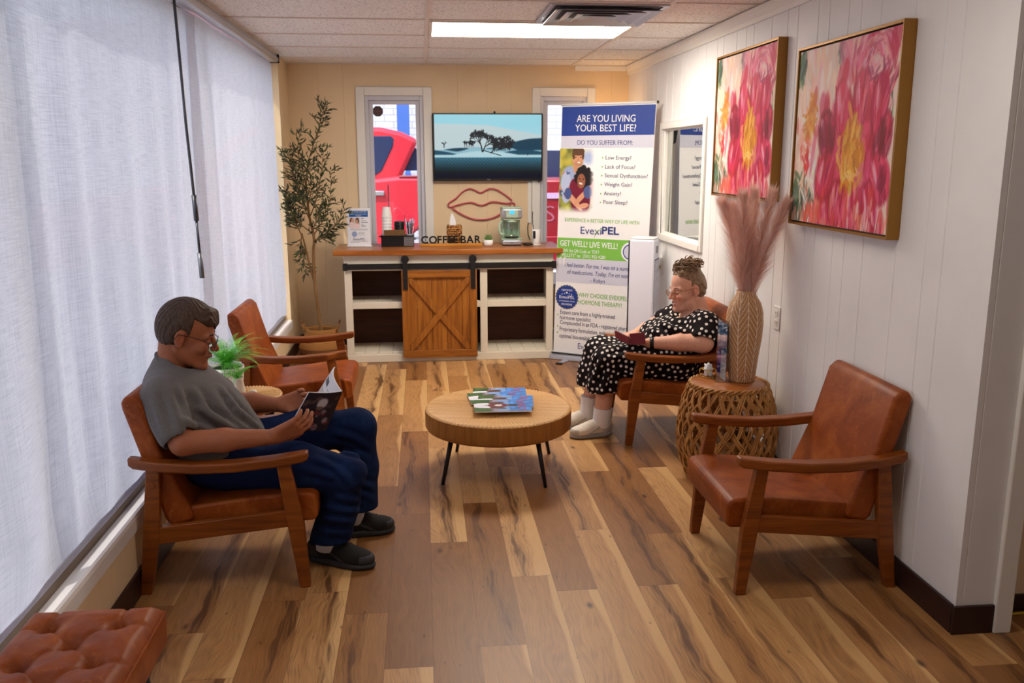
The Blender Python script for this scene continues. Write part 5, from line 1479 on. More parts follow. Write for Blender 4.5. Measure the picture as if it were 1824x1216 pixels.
MB().lathe([(.130, .001), (.150, .01), (.172, .07), (.178, .115), (.165, .165), (.135, .205), (.120, .235), (.122, .262), (.117, .264), (.112, .236), (.13, .2), (.16, .12), (.002, .10)], 56).build('body', sg.mat, bk)
for sd in (-1, 1):
    MB().tube([(sd*(.118+.028*math.sin(a)), .03*math.cos(a)*1.2, .235+.085*math.sin(a)) for a in np.linspace(0, PI, 13)], .0065, 8).tube([(sd*(.118+.028*math.sin(a))+.004*math.sin(a*14), .03*math.cos(a)*1.2+.004, .235+.085*math.sin(a)) for a in np.linspace(0, PI, 25)], .004, 6).build('handle', sg.mat, bk)
ot = thing('olive_tree', 'tall slim artificial olive tree standing in the seagrass basket', 'plant', (-.812, 6.86, .101))
bark = m_wood('olive_bark', C(92, 62, 32), C(134, 96, 54), C(160, 122, 74), 'z', 2., .8)
leafm = G('olive_leaf', rough=.5); leafm.set('Base Color', leafm.mix(leafm.attr('shade', 'Fac'), C(28, 38, 18), C(92, 102, 52)))
q = random.Random(12)
tz = .101
V = []; F = []; S_ = []
trunk = MB()
def seg(pts, r0, r1):
    c_ = cat([Vector(p)-Vector((0, 0, tz)) for p in pts], 8); trunk.tube(c_, [r0+(r1-r0)*i/(len(c_)-1) for i in range(len(c_))], 8); return c_
def leaf(p, d, L, w_):
    d = d.normalized(); s_ = d.cross(Vector((q.uniform(-1, 1), q.uniform(-1, 1), q.uniform(-1, 1)))).normalized()*w_; n_ = d.cross(s_).normalized()*L*.08
    b = len(V); V.extend([p, p+d*L*.4+s_-n_, p+d*L, p+d*L*.4-s_-n_, p+d*L*.45+n_*.4])
    F.extend([[b, b+1, b+4], [b+1, b+2, b+4], [b+2, b+3, b+4], [b+3, b, b+4]]); S_.extend([q.random()**1.6]*5)
def twig(pts, r0, n, side=.05, start=.2):
    c_ = seg(pts, r0, .0012)
    for k in range(n):
        t = start+(1-start)*k/n; i = min(int(t*(len(c_)-1)), len(c_)-2); p = c_[i].lerp(c_[i+1], t*(len(c_)-1)-i); td = (c_[i+1]-c_[i]).normalized()
        a = k*2.4+q.uniform(-.4, .4); o1 = td.orthogonal().normalized(); sd = o1*math.cos(a)+td.cross(o1)*math.sin(a)
        leaf(p, td*.8+sd, q.uniform(.04, .065), q.uniform(.0055, .008))
        if q.random() < .55:
            e = p+(td*.7+sd*.9).normalized()*q.uniform(.04, .09)
            trunk.tube([p, p.lerp(e, .5)+Vector((0, 0, .004)), e], .0012, 4)
            for j in range(5): leaf(p.lerp(e, .35+.16*j), td*.5+sd*q.uniform(.2, 1)+Vector((q.uniform(-.5, .5), q.uniform(-.5, .5), q.uniform(-.5, .6))), q.uniform(.036, .06), q.uniform(.005, .0075))
            if q.random() < .22: trunk.sphere(e, .007, 8, 6)
X0, Y0 = -.812, 6.86
def W(px, z, dy=0): return (px-X0, dy, z)
main = seg([W(-.805, .108), W(-.825, .35), W(-.845, .60), W(-.845, .85), W(-.835, .96), W(-.865, 1.15), W(-.875, 1.35)], .015, .008)
sec = seg([W(-.846, .62), W(-.875, .74), W(-.905, .90), W(-.925, 1.0)], .010, .005)
for pts, n in (([W(-.875, 1.33), W(-.86, 1.5), W(-.79, 1.70), W(-.735, 1.86), W(-.705, 1.95)], 40), ([W(-.87, 1.30), W(-.90, 1.5), W(-.925, 1.62), W(-.90, 1.76, .03)], 34),
               ([W(-.86, 1.12), W(-.80, 1.25, -.05), W(-.76, 1.42, -.05), W(-.73, 1.62, -.03)], 36), ([W(-.865, 1.15), W(-.93, 1.3, .03), W(-.975, 1.46), W(-1.0, 1.60)], 36),
               ([W(-.84, .98), W(-.76, 1.10), W(-.70, 1.26, -.03), W(-.685, 1.48)], 38), ([W(-.85, 1.0), W(-.95, 1.10, -.04), W(-1.0, 1.20), W(-1.03, 1.32)], 32),
               ([W(-.84, .93), W(-.74, 1.0, .04), W(-.66, 1.07), W(-.59, 1.19)], 32), ([W(-.925, .98), W(-.96, 1.06), W(-.985, 1.14, -.03), W(-1.0, 1.28)], 26), ([W(-.905, .88), W(-.92, .83), W(-.915, .76), W(-.90, .70)], 14),
               ([W(-.925, .98), W(-.94, .90), W(-.925, .84)], 14), ([W(-.84, .95), W(-.77, .96, -.05), W(-.72, 1.0)], 20), ([W(-.87, 1.2), W(-.83, 1.34, -.07), W(-.84, 1.52, -.08)], 28), ([W(-.87, 1.25), W(-.94, 1.36, -.06), W(-.955, 1.5, -.06)], 26), ([W(-.86, 1.1), W(-.89, 1.2, -.09), W(-.92, 1.26, -.1)], 22), ([W(-.85, 1.0), W(-.81, 1.08, -.09), W(-.78, 1.2, -.09)], 24)):
    twig(pts, .005, n)
trunk.build('trunk', bark, ot)
o = mesh_np('foliage', np.array([tuple(v) for v in V]), F, leafm.mat, ot, smooth=False); vfloat(o, S_, 'shade')
MB().lathe([(.002, 0.0), (.10, 0.0), (.12, .003), (.12, .02), (.002, .022)], 24).build('moss', plain('dry_moss', C(60, 52, 30), .95), ot)

# ------------------------------------------------------------------ unseen lamp added behind the banner, inferred from the warm corner glow
fl_ = thing('corner_glow_lamp', 'slim unseen lamp added behind the roll-up banner for the warm glow in the back right corner', 'lamp', (1.52, 7.18, 0))
MB().cyl((0, 0, 0), (0, 0, .02), .11, n=32).build('base', M['blackm'], fl_, bevel=.003)
MB().cyl((0, 0, .02), (0, 0, 1.66), .009, n=12).build('pole', M['blackm'], fl_)
MB().lathe([(.03, 1.64), (.07, 1.68), (.085, 1.78), (.082, 1.78), (.066, 1.685), (.028, 1.645)], 32, cap=False).build('shade', M['blackm'], fl_)
bo = MB().sphere((0, 0, 1.735), .03, 16, 10).build('bulb', emis('warm_bulb', C(255, 196, 128), 120.), fl_)
# ------------------------------------------------------------------ people
def nrm(v): v = np.array(v, float); return v/np.linalg.norm(v)
def head_frame(f, roll_up=(0, 0, 1)):
    f = nrm(f); u = np.array(roll_up, float); u = nrm(u-f*(u@f)); s = np.cross(u, f)   # s = the person's left
    return f, s, u
class Head:
    def __init__(s, c, f, k=1., up=(0, 0, 1)):
        s.c = np.array(c, float); s.f, s.s, s.u = head_frame(f, up); s.k = k
        s.M = np.stack([s.f, s.s, s.u], 1)
    def p(s, a, b, c): return s.c+s.k*(s.f*a+s.s*b+s.u*c)
    def ell(s, v, c, r, k=.01, mode='add'): v.ell(s.p(*c), np.array(r)*s.k, k, s.M, mode)
    def cap(s, v, a, r0, b, r1, k=.01, mode='add'): v.cap(s.p(*a), r0*s.k, s.p(*b), r1*s.k, k, mode)
    def local(s, V): return (V-s.c)@s.M/s.k
def build_head(v, h, jowl=0., smile=0., neck=None, neck_r=.056):
    if neck is not None:
        v.cap(h.p(-.034, 0, -.040), neck_r*.98, neck, neck_r*1.08, .03)
    w = Vox(np.maximum(h.c-.17, v.lo), h.c+.17, v.h)
    w.lo = v.lo+np.round((w.lo-v.lo)/v.h)*v.h                                   # same lattice as the body
    h.ell(w, (-.004, 0, .030), (.098, .077, .092), .012)
    h.ell(w, (-.045, 0, .010), (.055, .066, .070), .02)
    h.ell(w, (.030, 0, -.038), (.060, .060, .078), .02)
    h.ell(w, (.030, 0, -.080), (.054, .050+jowl*.5, .040), .018)
    h.cap(w, (.086, -.011, -.106), .0190, (.086, .011, -.106), .0190, .014)         # chin
    h.ell(w, (.066, 0, -.068), (.030, .036, .034), .014)
    for b in (-1, 1):
        h.cap(w, (.088, b*.014, .014), .0105, (.072, b*.048, .013), .0115, .010)   # brow ridge
        h.ell(w, (.061, b*.040, -.034), (.029+smile*.004, .025+smile*.004, .023+smile*.004), .012)  # cheek
        h.cap(w, (-.012, b*.056, -.058), .0135, (.066, b*.032, -.104), .0135, .012)    # jaw line
        if jowl: h.ell(w, (.024, b*.046, -.086), (.032, .018+jowl, .028), .014)
    if jowl: h.ell(w, (.030, 0, -.118), (.044, .040, .016+jowl), .006)
    for b in (-1, 1): h.ell(w, (.101, b*.032, -.006), (.021, .019, .0145), .008, 'sub')
    for b in (-1, 1): h.ell(w, (.0785, b*.032, -.007), (.0135, .0155, .0125), .002)   # lowered lids
    h.cap(w, (.092, 0, .006), .0080, (.117, 0, -.034), .0108, .008)
    for b in (-1, 1): h.ell(w, (.105, b*.0125, -.037), (.011, .0078, .008), .004)
    h.cap(w, (.090-smile*.004, -.020-smile*.007, -.066+smile*.008), .0080, (.099, 0, -.064), .0090, .009); h.cap(w, (.090-smile*.004, .020+smile*.007, -.066+smile*.008), .0080, (.099, 0, -.064), .0090, .009)
    h.cap(w, (.087, -.015-smile*.004, -.083-smile*.003), .0095, (.087, .015+smile*.004, -.083-smile*.003), .0095, .008)
    h.cap(w, (.107, -.013, -.0945), .0042, (.107, .013, -.0945), .0042, .008, 'sub')
    h.cap(w, (.107, -.016, -.0735), .0022, (.107, .016, -.0735), .0022, .003, 'sub')
    for b in (-1, 1):
        h.cap(w, (.106, 0, -.0735-smile*.002), .0028+smile*.0012, (.091, b*(.025+smile*.006), -.0735+smile*.011), .0026, .003, 'sub')
        h.cap(w, (.101, b*.021, -.040), .0022, (.086, b*(.037+smile*.003), -.076), .0030, .008, 'sub')       # smile fold
        h.cap(w, (.088, b*.046, .004), .0012, (.074, b*.058, .002), .0012, .004, 'sub')                     # crow's foot
        h.cap(w, (.086, b*.044, -.010), .0012, (.072, b*.058, -.016), .0012, .004, 'sub')
        h.cap(w, (.096, b*.024, -.021), .0014, (.084, b*.044, -.022), .0014, .005, 'sub')                    # under the eye
        h.ell(w, (-.012, b*.080, -.008), (.019, .0085, .031), .006)
        h.ell(w, (-.008, b*.089, -.004), (.010, .006, .019), .004, 'sub')
        h.ell(w, (-.004, b*.078, -.034), (.010, .008, .010), .006)
    o = np.round((w.lo-v.lo)/v.h).astype(int); n = np.minimum(w.n, v.n-o)
    sl = tuple(slice(o[q], o[q]+n[q]) for q in range(3)); a = v.d[sl]; b = w.d[:n[0], :n[1], :n[2]]; k = .007
    t = np.clip(.5+.5*(b-a)/k, 0, 1); v.d[sl] = b*(1-t)+a*t-k*t*(1-t)
def skin_colour(V, h, base, lip, flush):
    q = h.local(V); col = np.tile(np.array(base, float), (len(V), 1))
    def put(c, r, color, a):
        d = np.linalg.norm((q-np.array(c))/np.array(r), axis=1); m = np.clip((1.2-d)/.5, 0, 1)[:, None]*a; col[:] = col+m*(np.array(color)-col)
    for b in (-1, 1): put((.085, b*.042, -.036), (.03, .022, .018), flush, .6)
    put((.118, 0, -.034), (.016, .02, .014), flush, .7)
    put((.10, 0, -.066), (.014, .024, .006), lip, .8); put((.098, 0, -.083), (.014, .020, .006), lip, .8)
    for b in (-1, 1): put((-.012, b*.086, -.008), (.02, .01, .03), flush, .45)
    return col
def hand(v, wrist, d, n, side, curl, thumb=(.55, .75, .25), spread=.0, k=1., thumb_curl=.35, fl=(1, 1, 1, 1), n_pinch=0.):
    """d along the fingers, n where the palm faces, side=+1 when the thumb lies towards t = d x n"""
    d = nrm(d); n = nrm(np.array(n)-d*(np.array(n)@d)); t = np.cross(d, n)*side; w_ = np.array(wrist, float)
    offs = (.030, .010, -.010, -.029); lens = (.072, .080, .074, .058)
    for i in range(4):
        kb = w_+d*(.092-(.004, 0, .004, .012)[i])*k+t*offs[i]*k
        v.cap(w_+t*offs[i]*.62*k+d*.008*k, .0155*k, kb-n*.001, .0118*k, .012)
        p = kb; a = curl[0]*fl[i]
        for j, (fr, rr) in enumerate(((.46, .0098), (.30, .0088), (.24, .0078))):
            dd = nrm(d*math.cos(a)+n*math.sin(a)+t*spread*(1.5-i)*.5)
            e = p+dd*lens[i]*fr*k
            v.cap(p, rr*k, e, (rr-.0009)*k, .0030)
            p = e; a += curl[min(j+1, 2)]*fl[i]
    b0 = w_+d*.022*k+t*.020*k+n*.004*k
    td = nrm(d*thumb[0]+t*thumb[1]+n*thumb[2]); e = b0+td*.046*k
    v.cap(b0, .0165*k, e, .0118*k, .012)
    td2 = nrm(td+n*thumb_curl+d*.35); e2 = e+td2*.030*k; v.cap(e, .0112*k, e2, .0098*k, .004)
    td3 = nrm(td2+n*thumb_curl*.6+d*.2); v.cap(e2, .0098*k, e2+td3*.024*k, .0080*k, .003)
def creases(v, lines, amp=.007, w_=.011, eye=(0, 0, 1.55)):
    """raised cloth creases with a trough on either side, following paths laid on the surface that faces the room"""
    eye = np.array(eye); P = v.points(); band = np.abs(v.d) < .025; Q = P[band].astype(np.float64); dd = np.zeros(len(Q))
    for ln in lines:
        ln = np.array(ln, float); path = []
        for a, b in zip(ln, ln[1:]):
            for t in np.linspace(0, 1, max(2, int(np.linalg.norm(b-a)/.006))): path.append(a+(b-a)*t)
        pts = []
        for p in path:
            ray = eye+(p-eye)*np.linspace(.90, 1.14, 240)[:, None]
            ix = np.round((ray-v.lo)/v.h).astype(int); ok = ((ix >= 0) & (ix < v.n)).all(1)
            if not ok.any(): continue
            ii = ix[ok]; neg = np.where(v.d[ii[:, 0], ii[:, 1], ii[:, 2]] < 0)[0]
            if len(neg): pts.append(ray[ok][neg[0]])
        if len(pts) < 2: continue
        pts = np.array(pts); n = len(pts); ds = np.full(len(Q), 9.); ki = np.zeros(len(Q), int)
        near = (np.abs(Q-pts.mean(0)) < (np.abs(pts-pts.mean(0)).max(0)+.06)).all(1)
        D = np.linalg.norm(Q[near][:, None]-pts[None], axis=-1); ds[near] = D.min(1); ki[near] = D.argmin(1)
        f = np.sin(PI*(ki+.5)/n)**.6*amp
        dd += f*(-np.exp(-(ds/w_)**2)+.75*np.exp(-((ds-2*w_)/w_)**2))
    v.d[band] += dd.astype(np.float32)
def g_skin(name, rough=.5):
    g = G(name, rough=rough, spec=.35)
    n = g.noise(g.P, 60., 4, .6)
    g.set('Base Color', g.mix(g.m('MULTIPLY', g.step(n, .4, .8), .18), g.attr(), C(120, 52, 34)))
    g.set('Subsurface Weight', .12); g.set('Subsurface Radius', (.012, .005, .003)); g.set('Subsurface Scale', .5)
    g.bump(g.noise(g.P, 240., 3), .12, .002)
    return g.mat
def g_hair(name, a, b, c, ax=(60., 60., 9.)):
    g = G(name, rough=.5, spec=.35)
    n = g.noise(g.scale(g.P, ax), 4., 4, .65, .8)
    g.set('Base Color', g.ramp(n, [(.3, a), (.52, b), (.72, c)])); g.bump(n, .45, .004)
    return g.mat
def person(name_label, base_pt, h, v, skin, lip, flush, extra=None):
    V, F = v.mesh()
    o = mesh_np('person', V-np.array(base_pt), F, skin)
    o.location = base_pt
    col = skin_colour(V, h, *[lin_np(np.array(c)) for c in (extra, lip, flush)])
    vcol(o, col)
    tag(o, name_label, 'person')
    return o
def glasses(parent, base_pt, h, mat, lens_r=.021, up_=-.004, name='glasses'):
    mb = MB(); B = np.array(base_pt)
    def q(a, b, c): return Vector(h.p(a, b, c)-B)
    for b in (-1, 1):
        ring = [q(.112-.0, b*(.033+lens_r*1.15*math.cos(a)), up_-.006+lens_r*.82*math.sin(a)) for a in np.linspace(0, 2*PI, 25)]
        mb.tube(ring, .0013, 6, caps=False)
        mb.tube([q(.112, b*(.033+lens_r*1.15), up_), q(.095, b*.074, up_+.004), q(.02, b*.083, up_+.012), q(-.020, b*.086, up_+.010), q(-.030, b*.085, up_-.014)], .0015, 6)
    mb.tube([q(.112, -.011, up_), q(.116, 0, up_+.004), q(.112, .011, up_)], .0013, 6)
    o = mb.build(name, mat, parent)
    for b in (-1, 1):
        lm = MB(); lm.add([q(.1118, b*(.033+lens_r*1.12*math.cos(a)), up_-.006+lens_r*.8*math.sin(a)) for a in np.linspace(0, 2*PI, 25)[:-1]], [tuple(range(24))])
        lm.build('lens', M['glass'], o)
    return o
def face_bits(parent, base_pt, h, brow_mat, lash_mat):
    B = np.array(base_pt)
    def q(a, b, c): return Vector(h.p(a, b, c)-B)
    for b in (-1, 1):
        MB().tube([q(.0945, b*.016, .017), q(.093, b*.032, .0225), q(.080, b*.050, .018)], [.0030, .0036, .0015], 6).build('eyebrow', brow_mat, parent)
        MB().tube([q(.0905, b*.021, -.0125), q(.0935, b*.032, -.0150), q(.0880, b*.044, -.0125)], [.0008, .0013, .0007], 6).build('eyelashes', lash_mat, parent)
def shoe(name, parent, heel, toe, w_, mat, sole_mat, base_pt, ht=.085, laces=None, over=None):
    heel = np.array(heel, float); toe = np.array(toe, float); d = nrm(toe-heel); L = np.linalg.norm(toe-heel); s = np.cross((0, 0, 1), d)
    lo = np.minimum(heel, toe)-.09; hi = np.maximum(heel, toe)+.09; lo[2] = -.02; hi[2] = .17
    v = Vox(lo, hi, .0035); Z = np.array((0, 0, 1.))
    Mx = np.stack([d, s, Z], 1)
    v.ell(heel+d*.055+Z*.052, (.058, w_*.46, .052), .01, Mx); v.ell(heel+d*L*.70+Z*.036, (L*.29, w_*.52, .036), .03, Mx)
    v.ell(heel+d*L*.42+Z*.055, (L*.27, w_*.43, .042), .03, Mx)
    v.cap(heel+d*.055+Z*.06, .040, heel+d*.062+Z*ht, .041, .012)
    v.op(lambda P: -(P[..., 2]-.018), lo, hi, .004, 'sub') if False else v.half((0, 0, .016), (0, 0, -1))
    v.cap(heel+d*.060+Z*(ht-.012), .031, heel+d*.066+Z*(ht+.06), .036, .004, 'sub')
    o, _ = v.build(name, mat, parent, base_pt)
    if over:
        P3 = v.points(); al = (P3-heel.astype(np.float32))@d.astype(np.float32); zz = P3[..., 2]
        reg = np.minimum(np.minimum(al-(.075-.4*(zz-.03)), np.full_like(al, 9.)), np.minimum((L*.86-al), np.full_like(al, 9.)))
        sw_ = np.abs((zz-.052)+.55*(al-L*.45))-.0075
        side = np.maximum(sw_, np.maximum(al-L*.66, L*.28-al))
        heelb = np.maximum(al-(.070-.35*(zz-.03)), zz-.075); toeb = np.maximum(L*.84-al, zz-.055)
        v3 = Vox(lo, hi, .0035); v3.d = np.maximum(v.d-.0022, np.minimum(np.minimum(side, heelb), toeb)).astype(np.float32)
        v3.build('overlay', over, o, base_pt)
    v2 = Vox(lo, hi, .0035)
    v2.ell(heel+d*.058+Z*.018, (.064, w_*.50, .026), .01, Mx); v2.ell(heel+d*L*.71+Z*.014, (L*.30, w_*.555, .022), .03, Mx); v2.ell(heel+d*L*.42+Z*.015, (L*.3, w_*.46, .022), .03, Mx)
    v2.half((0, 0, .0015), (0, 0, -1)); v2.half((0, 0, .030), (0, 0, 1))
    v2.build('sole', sole_mat, o, (0, 0, 0) if False else base_pt)
    if laces:
        mb = MB()
        for k in range(4):
            c = heel+d*(L*.42+.024*k)+Z*(.0955-.0062*k); mb.tube([Vector(c-s*.024-Z*.010-base_pt), Vector(c+Z*.003-base_pt), Vector(c+s*.024-Z*.010-base_pt)], .0032, 6)
        mb.build('laces', laces, o)
    return o

# ---------------- the man reading
MB_ = np.array((-.70, 3.345, 0.))
hm = Head((-.893, 3.335, .918), (.93, .14, -.30), 1.02, up=(.30, 0, .95))
vm = Vox((-1.10, 2.98, -.01), (-.08, 3.78, 1.09), .0042)
build_head(vm, hm, neck=(-.955, 3.345, .765), neck_r=.055)
# torso core and legs inside the clothes
vm.chain([(-.95, 3.345, .675), (-.89, 3.345, .58), (-.80, 3.345, .43)], [.075, .115, .12], .03)
vm.cap((-.945, 3.20, .715), .055, (-.945, 3.49, .715), .055, .05)
for y, kn, an in ((3.25, (-.305, 3.215, .385), (-.405, 3.262, .09)), (3.44, (-.285, 3.47, .485), (-.315, 3.515, .09))):
    vm.chain([(-.78, y, .415), kn, an], [.075, .052, .036], .03)
RE, RW_ = np.array((-.868, 3.085, .566)), np.array((-.560, 3.130, .563))
LE, LW_ = np.array((-.80, 3.585, .575)), np.array((-.590, 3.500, .580))
vm.chain([(-.955, 3.155, .700), RE, RE*.55+RW_*.45, RW_], [.052, .043, .041, .0275], .02)
vm.chain([(-.935, 3.535, .700), LE, LE*.55+LW_*.45, LW_], [.052, .043, .041, .0275], .02)
hand(vm, RW_, (.80, .10, .32), (.15, .85, .55), -1, (.35, .45, .35), (.55, .75, .35), .05, 1.03)
hand(vm, LW_, (.90, .02, .22), (.10, -.85, .35), 1, (.75, .95, .6), (.62, .70, .30), .05, 1.03)
man = person('man with short brown hair in a grey t-shirt reading a magazine', MB_, hm, vm, g_skin('tanned_skin'), (140, 66, 50), (158, 76, 50), (166, 100, 66))
# t-shirt
vs = Vox((-1.13, 2.98, .34), (-.55, 3.72, .84), .0045)
vs.ell((-.905, 3.345, .635), (.152, .195, .155), .05)
vs.ell((-.790, 3.345, .480), (.165, .185, .125), .07)
vs.ell((-.835, 3.345, .560), (.155, .19, .15), .06)
vs.cap((-.950, 3.195, .715), .068, (-.950, 3.495, .715), .068, .06)
vs.ell((-.965, 3.345, .720), (.085, .165, .085), .05)
vs.cap((-.965, 3.345, .72), .085, (-.958, 3.34, .790), .066, .04)
SR0, SR1 = np.array((-.955, 3.160, .700)), np.array((-.955, 3.160, .700))*.27+RE*.73
SL0, SL1 = np.array((-.935, 3.535, .700)), np.array((-.935, 3.535, .700))*.35+LE*.65
vs.cap(SR0, .072, SR1, .071, .035); vs.cap(SL0, .072, SL1, .070, .035)
vs.half((0, 0, .372), (0.25, 0, -1))
creases(vs, [[(-0.843, 3.19, 0.73), (-0.79, 3.19, 0.644), (-0.685, 3.19, 0.554)], [(-0.744, 3.19, 0.738), (-0.689, 3.19, 0.651), (-0.613, 3.19, 0.58)], [(-0.891, 3.19, 0.626), (-0.766, 3.19, 0.557), (-0.636, 3.19, 0.531)], [(-0.847, 3.19, 0.677), (-0.743, 3.19, 0.599)], [(-0.828, 3.19, 0.527), (-0.708, 3.19, 0.523), (-0.615, 3.19, 0.546)]], .015, .013)
creases(vs, [[(-0.908, 3.11, 0.763), (-0.891, 3.11, 0.681), (-0.878, 3.11, 0.601)], [(-0.963, 3.11, 0.744), (-0.946, 3.11, 0.651), (-0.929, 3.11, 0.588)], [(-0.873, 3.11, 0.762), (-0.847, 3.11, 0.679)]], .0055, .012)
dr = nrm(RE-SR0); dl = nrm(LE-SL0)
vs.cap(SR1-dr*.035, .056, SR1+dr*.09, .062, .003, 'sub'); vs.cap(SL1-dl*.035, .056, SL1+dl*.09, .062, .003, 'sub')
vs.cap((-.965, 3.34, .738), .056, (-.895, 3.335, .85), .068, .004, 'sub')
gsh = G('grey_heather_jersey', rough=.9, spec=.1)
nn = gsh.noise(gsh.scale(gsh.P, (900., 900., 300.)), 1., 3, .7)
gsh.set('Base Color', gsh.ramp(nn, [(.3, C(72, 68, 68)), (.5, C(104, 100, 98)), (.7, C(132, 126, 122))])); gsh.set('Sheen Weight', .2); gsh.bump(nn, .05, .0008)
vs.build('t_shirt', gsh.mat, man, MB_)
cpts = [Vector((-.940+.066*math.cos(a), 3.338+.068*math.sin(a), .789-.050*math.cos(a)-.008*abs(math.sin(a)))) for a in np.linspace(0, 2*PI, 41)]
MB().tube([p-Vector(MB_) for p in cpts], .0075, 8, caps=False).build('collar', gsh.mat, man)
# jeans
vj = Vox((-1.0, 3.08, .05), (-.12, 3.66, .62), .0045)
vj.ell((-.82, 3.345, .425), (.14, .185, .105), .05)
KR, KL = np.array((-.312, 3.215, .382)), np.array((-.285, 3.472, .487))
vj.chain([(-.74, 3.250, .425), (-.5, 3.232, .408), KR], [.098, .088, .072], .05)
vj.chain([KR, (-.345, 3.235, .25), (-.388, 3.255, .10)], [.072, .073, .079], .03)
vj.chain([(-.74, 3.440, .430), (-.5, 3.458, .470), KL], [.098, .088, .072], .05)
vj.chain([KL, (-.285, 3.49, .31), (-.295, 3.51, .12)], [.072, .074, .080], .03)
creases(vj, [[(-0.421, 3.16, 0.468), (-0.331, 3.16, 0.414), (-0.272, 3.16, 0.337)], [(-0.464, 3.16, 0.426), (-0.343, 3.16, 0.388)], [(-0.35, 3.16, 0.311), (-0.243, 3.16, 0.284)], [(-0.379, 3.16, 0.267), (-0.254, 3.16, 0.246)], [(-0.401, 3.16, 0.223), (-0.283, 3.16, 0.207)], [(-0.41, 3.16, 0.179), (-0.3, 3.16, 0.158)], [(-0.385, 3.42, 0.483), (-0.297, 3.42, 0.456), (-0.228, 3.42, 0.406)], [(-0.366, 3.42, 0.411), (-0.245, 3.42, 0.371)], [(-0.282, 3.42, 0.265), (-0.229, 3.42, 0.244)], [(-0.284, 3.42, 0.217), (-0.235, 3.42, 0.196)]], .0085, .012)
P_ = vj.points()
cutz = np.where(P_[..., 1] < 3.385, .112-(P_[..., 0]+.39)*.15, .128-(P_[..., 0]+.30)*.1) if False else np.where(P_[..., 1] < 3.385, .105, .130)
nearhem = P_[..., 0] > -.62
vj.d = np.where(nearhem, np.maximum(vj.d, cutz-P_[..., 2]), vj.d).astype(np.float32)
vj.cap((-.390, 3.256, .02), .066, (-.385, 3.254, .125), .068, .003, 'sub'); vj.cap((-.297, 3.51, .05), .066, (-.295, 3.509, .150), .068, .003, 'sub')
gj = G('dark_blue_denim', rough=.85, spec=.1)
nn = gj.noise(gj.scale(gj.P, (420., 420., 420.)), 1., 2); n2 = gj.noise(gj.P, 9., 4, .6)
gj.set('Base Color', gj.mix(gj.m('MULTIPLY', gj.step(n2, .45, .75), .45), gj.mix(nn, C(10, 18, 44), C(26, 42, 84)), C(34, 66, 110))); gj.bump(nn, .2, .002)
jn, _ = vj.build('jeans', gj.mat, man, MB_)
wh = plain('white_sock_knit', C(214, 220, 232), .9)
for (a, b) in (((-.405, 3.262, .06), (-.398, 3.260, .15)), ((-.318, 3.513, .06), (-.312, 3.512, .16))):
    MB().tube([Vector(np.array(a)-MB_), Vector(np.array(b)-MB_)], [.042, .044], 20).build('sock', wh, man)
overm = plain('dark_grey_overlay', C(44, 42, 44), .7); suede = plain('black_suede', C(24, 21, 20), .9, bump=(160., .2)); rub = plain('charcoal_rubber', C(38, 40, 42), .7)
shoe('shoe', man, (-.478, 3.318, 0), (-.218, 3.190, 0), .096, suede, rub, MB_, .088, rub, overm)
shoe('shoe', man, (-.400, 3.512, 0), (-.150, 3.546, 0), .096, suede, rub, MB_, .088, rub, overm)
# hair
vh = Vox(hm.c-.15, hm.c+.17, .0035)
hm.ell(vh, (-.006, 0, .033), (.104, .0825, .097), .01)
hm.ell(vh, (-.048, 0, .006), (.059, .0715, .076), .02)
hm.cap(vh, (.066, -.046, .076), .012, (.088, .030, .070), .012, .02)
hm.cap(vh, (.060, -.030, .098), .014, (.075, .030, .092), .014, .02)
hm.cap(vh, (.090, -.030, .062), .0065, (.094, .026, .056), .0065, .012)
# cut the hairline: keep above the brow line in front, sideburns and nape
q_ = hm.local(vh.points().reshape(-1, 3)).reshape(vh.d.shape+(3,))
front = np.minimum(q_[..., 0]-.020, .046+.006*np.sin(q_[..., 1]*160)+.020*np.clip((-q_[..., 1]-.02)/.05, 0, 1)-.25*np.clip(.075-q_[..., 0], 0, .06)*0-q_[..., 2])      # remove: in front of ears and below hairline
nape = -.062-q_[..., 2]
ear = .030-np.linalg.norm((q_-np.array((-.006, 0, -.012)))*np.array((1.15, 0, .80)), axis=-1)
lowf = np.minimum(q_[..., 0]+.012, -.010-q_[..., 2])
cut = np.maximum(np.maximum(front, nape), np.maximum(ear, lowf))
vh.d = np.maximum(vh.d, cut).astype(np.float32)
vh.d += np.where(np.abs(vh.d) < .02, .0016*np.sin(q_[..., 1]*330+70*q_[..., 2]+7*np.sin(q_[..., 0]*45)+60*q_[..., 0]), 0).astype(np.float32)
vh.build('hair', g_hair('short_brown_hair', C(40, 26, 18), C(70, 48, 32), C(104, 80, 58)), man, MB_)
bk_ = plain('dark_brow_hair', C(52, 34, 24), .8); ls_ = plain('dark_lash', C(26, 16, 14), .7)
face_bits(man, MB_, hm, bk_, ls_)
glasses(man, MB_, hm, plain('black_wire_frame', C(24, 20, 22), .3, .4))

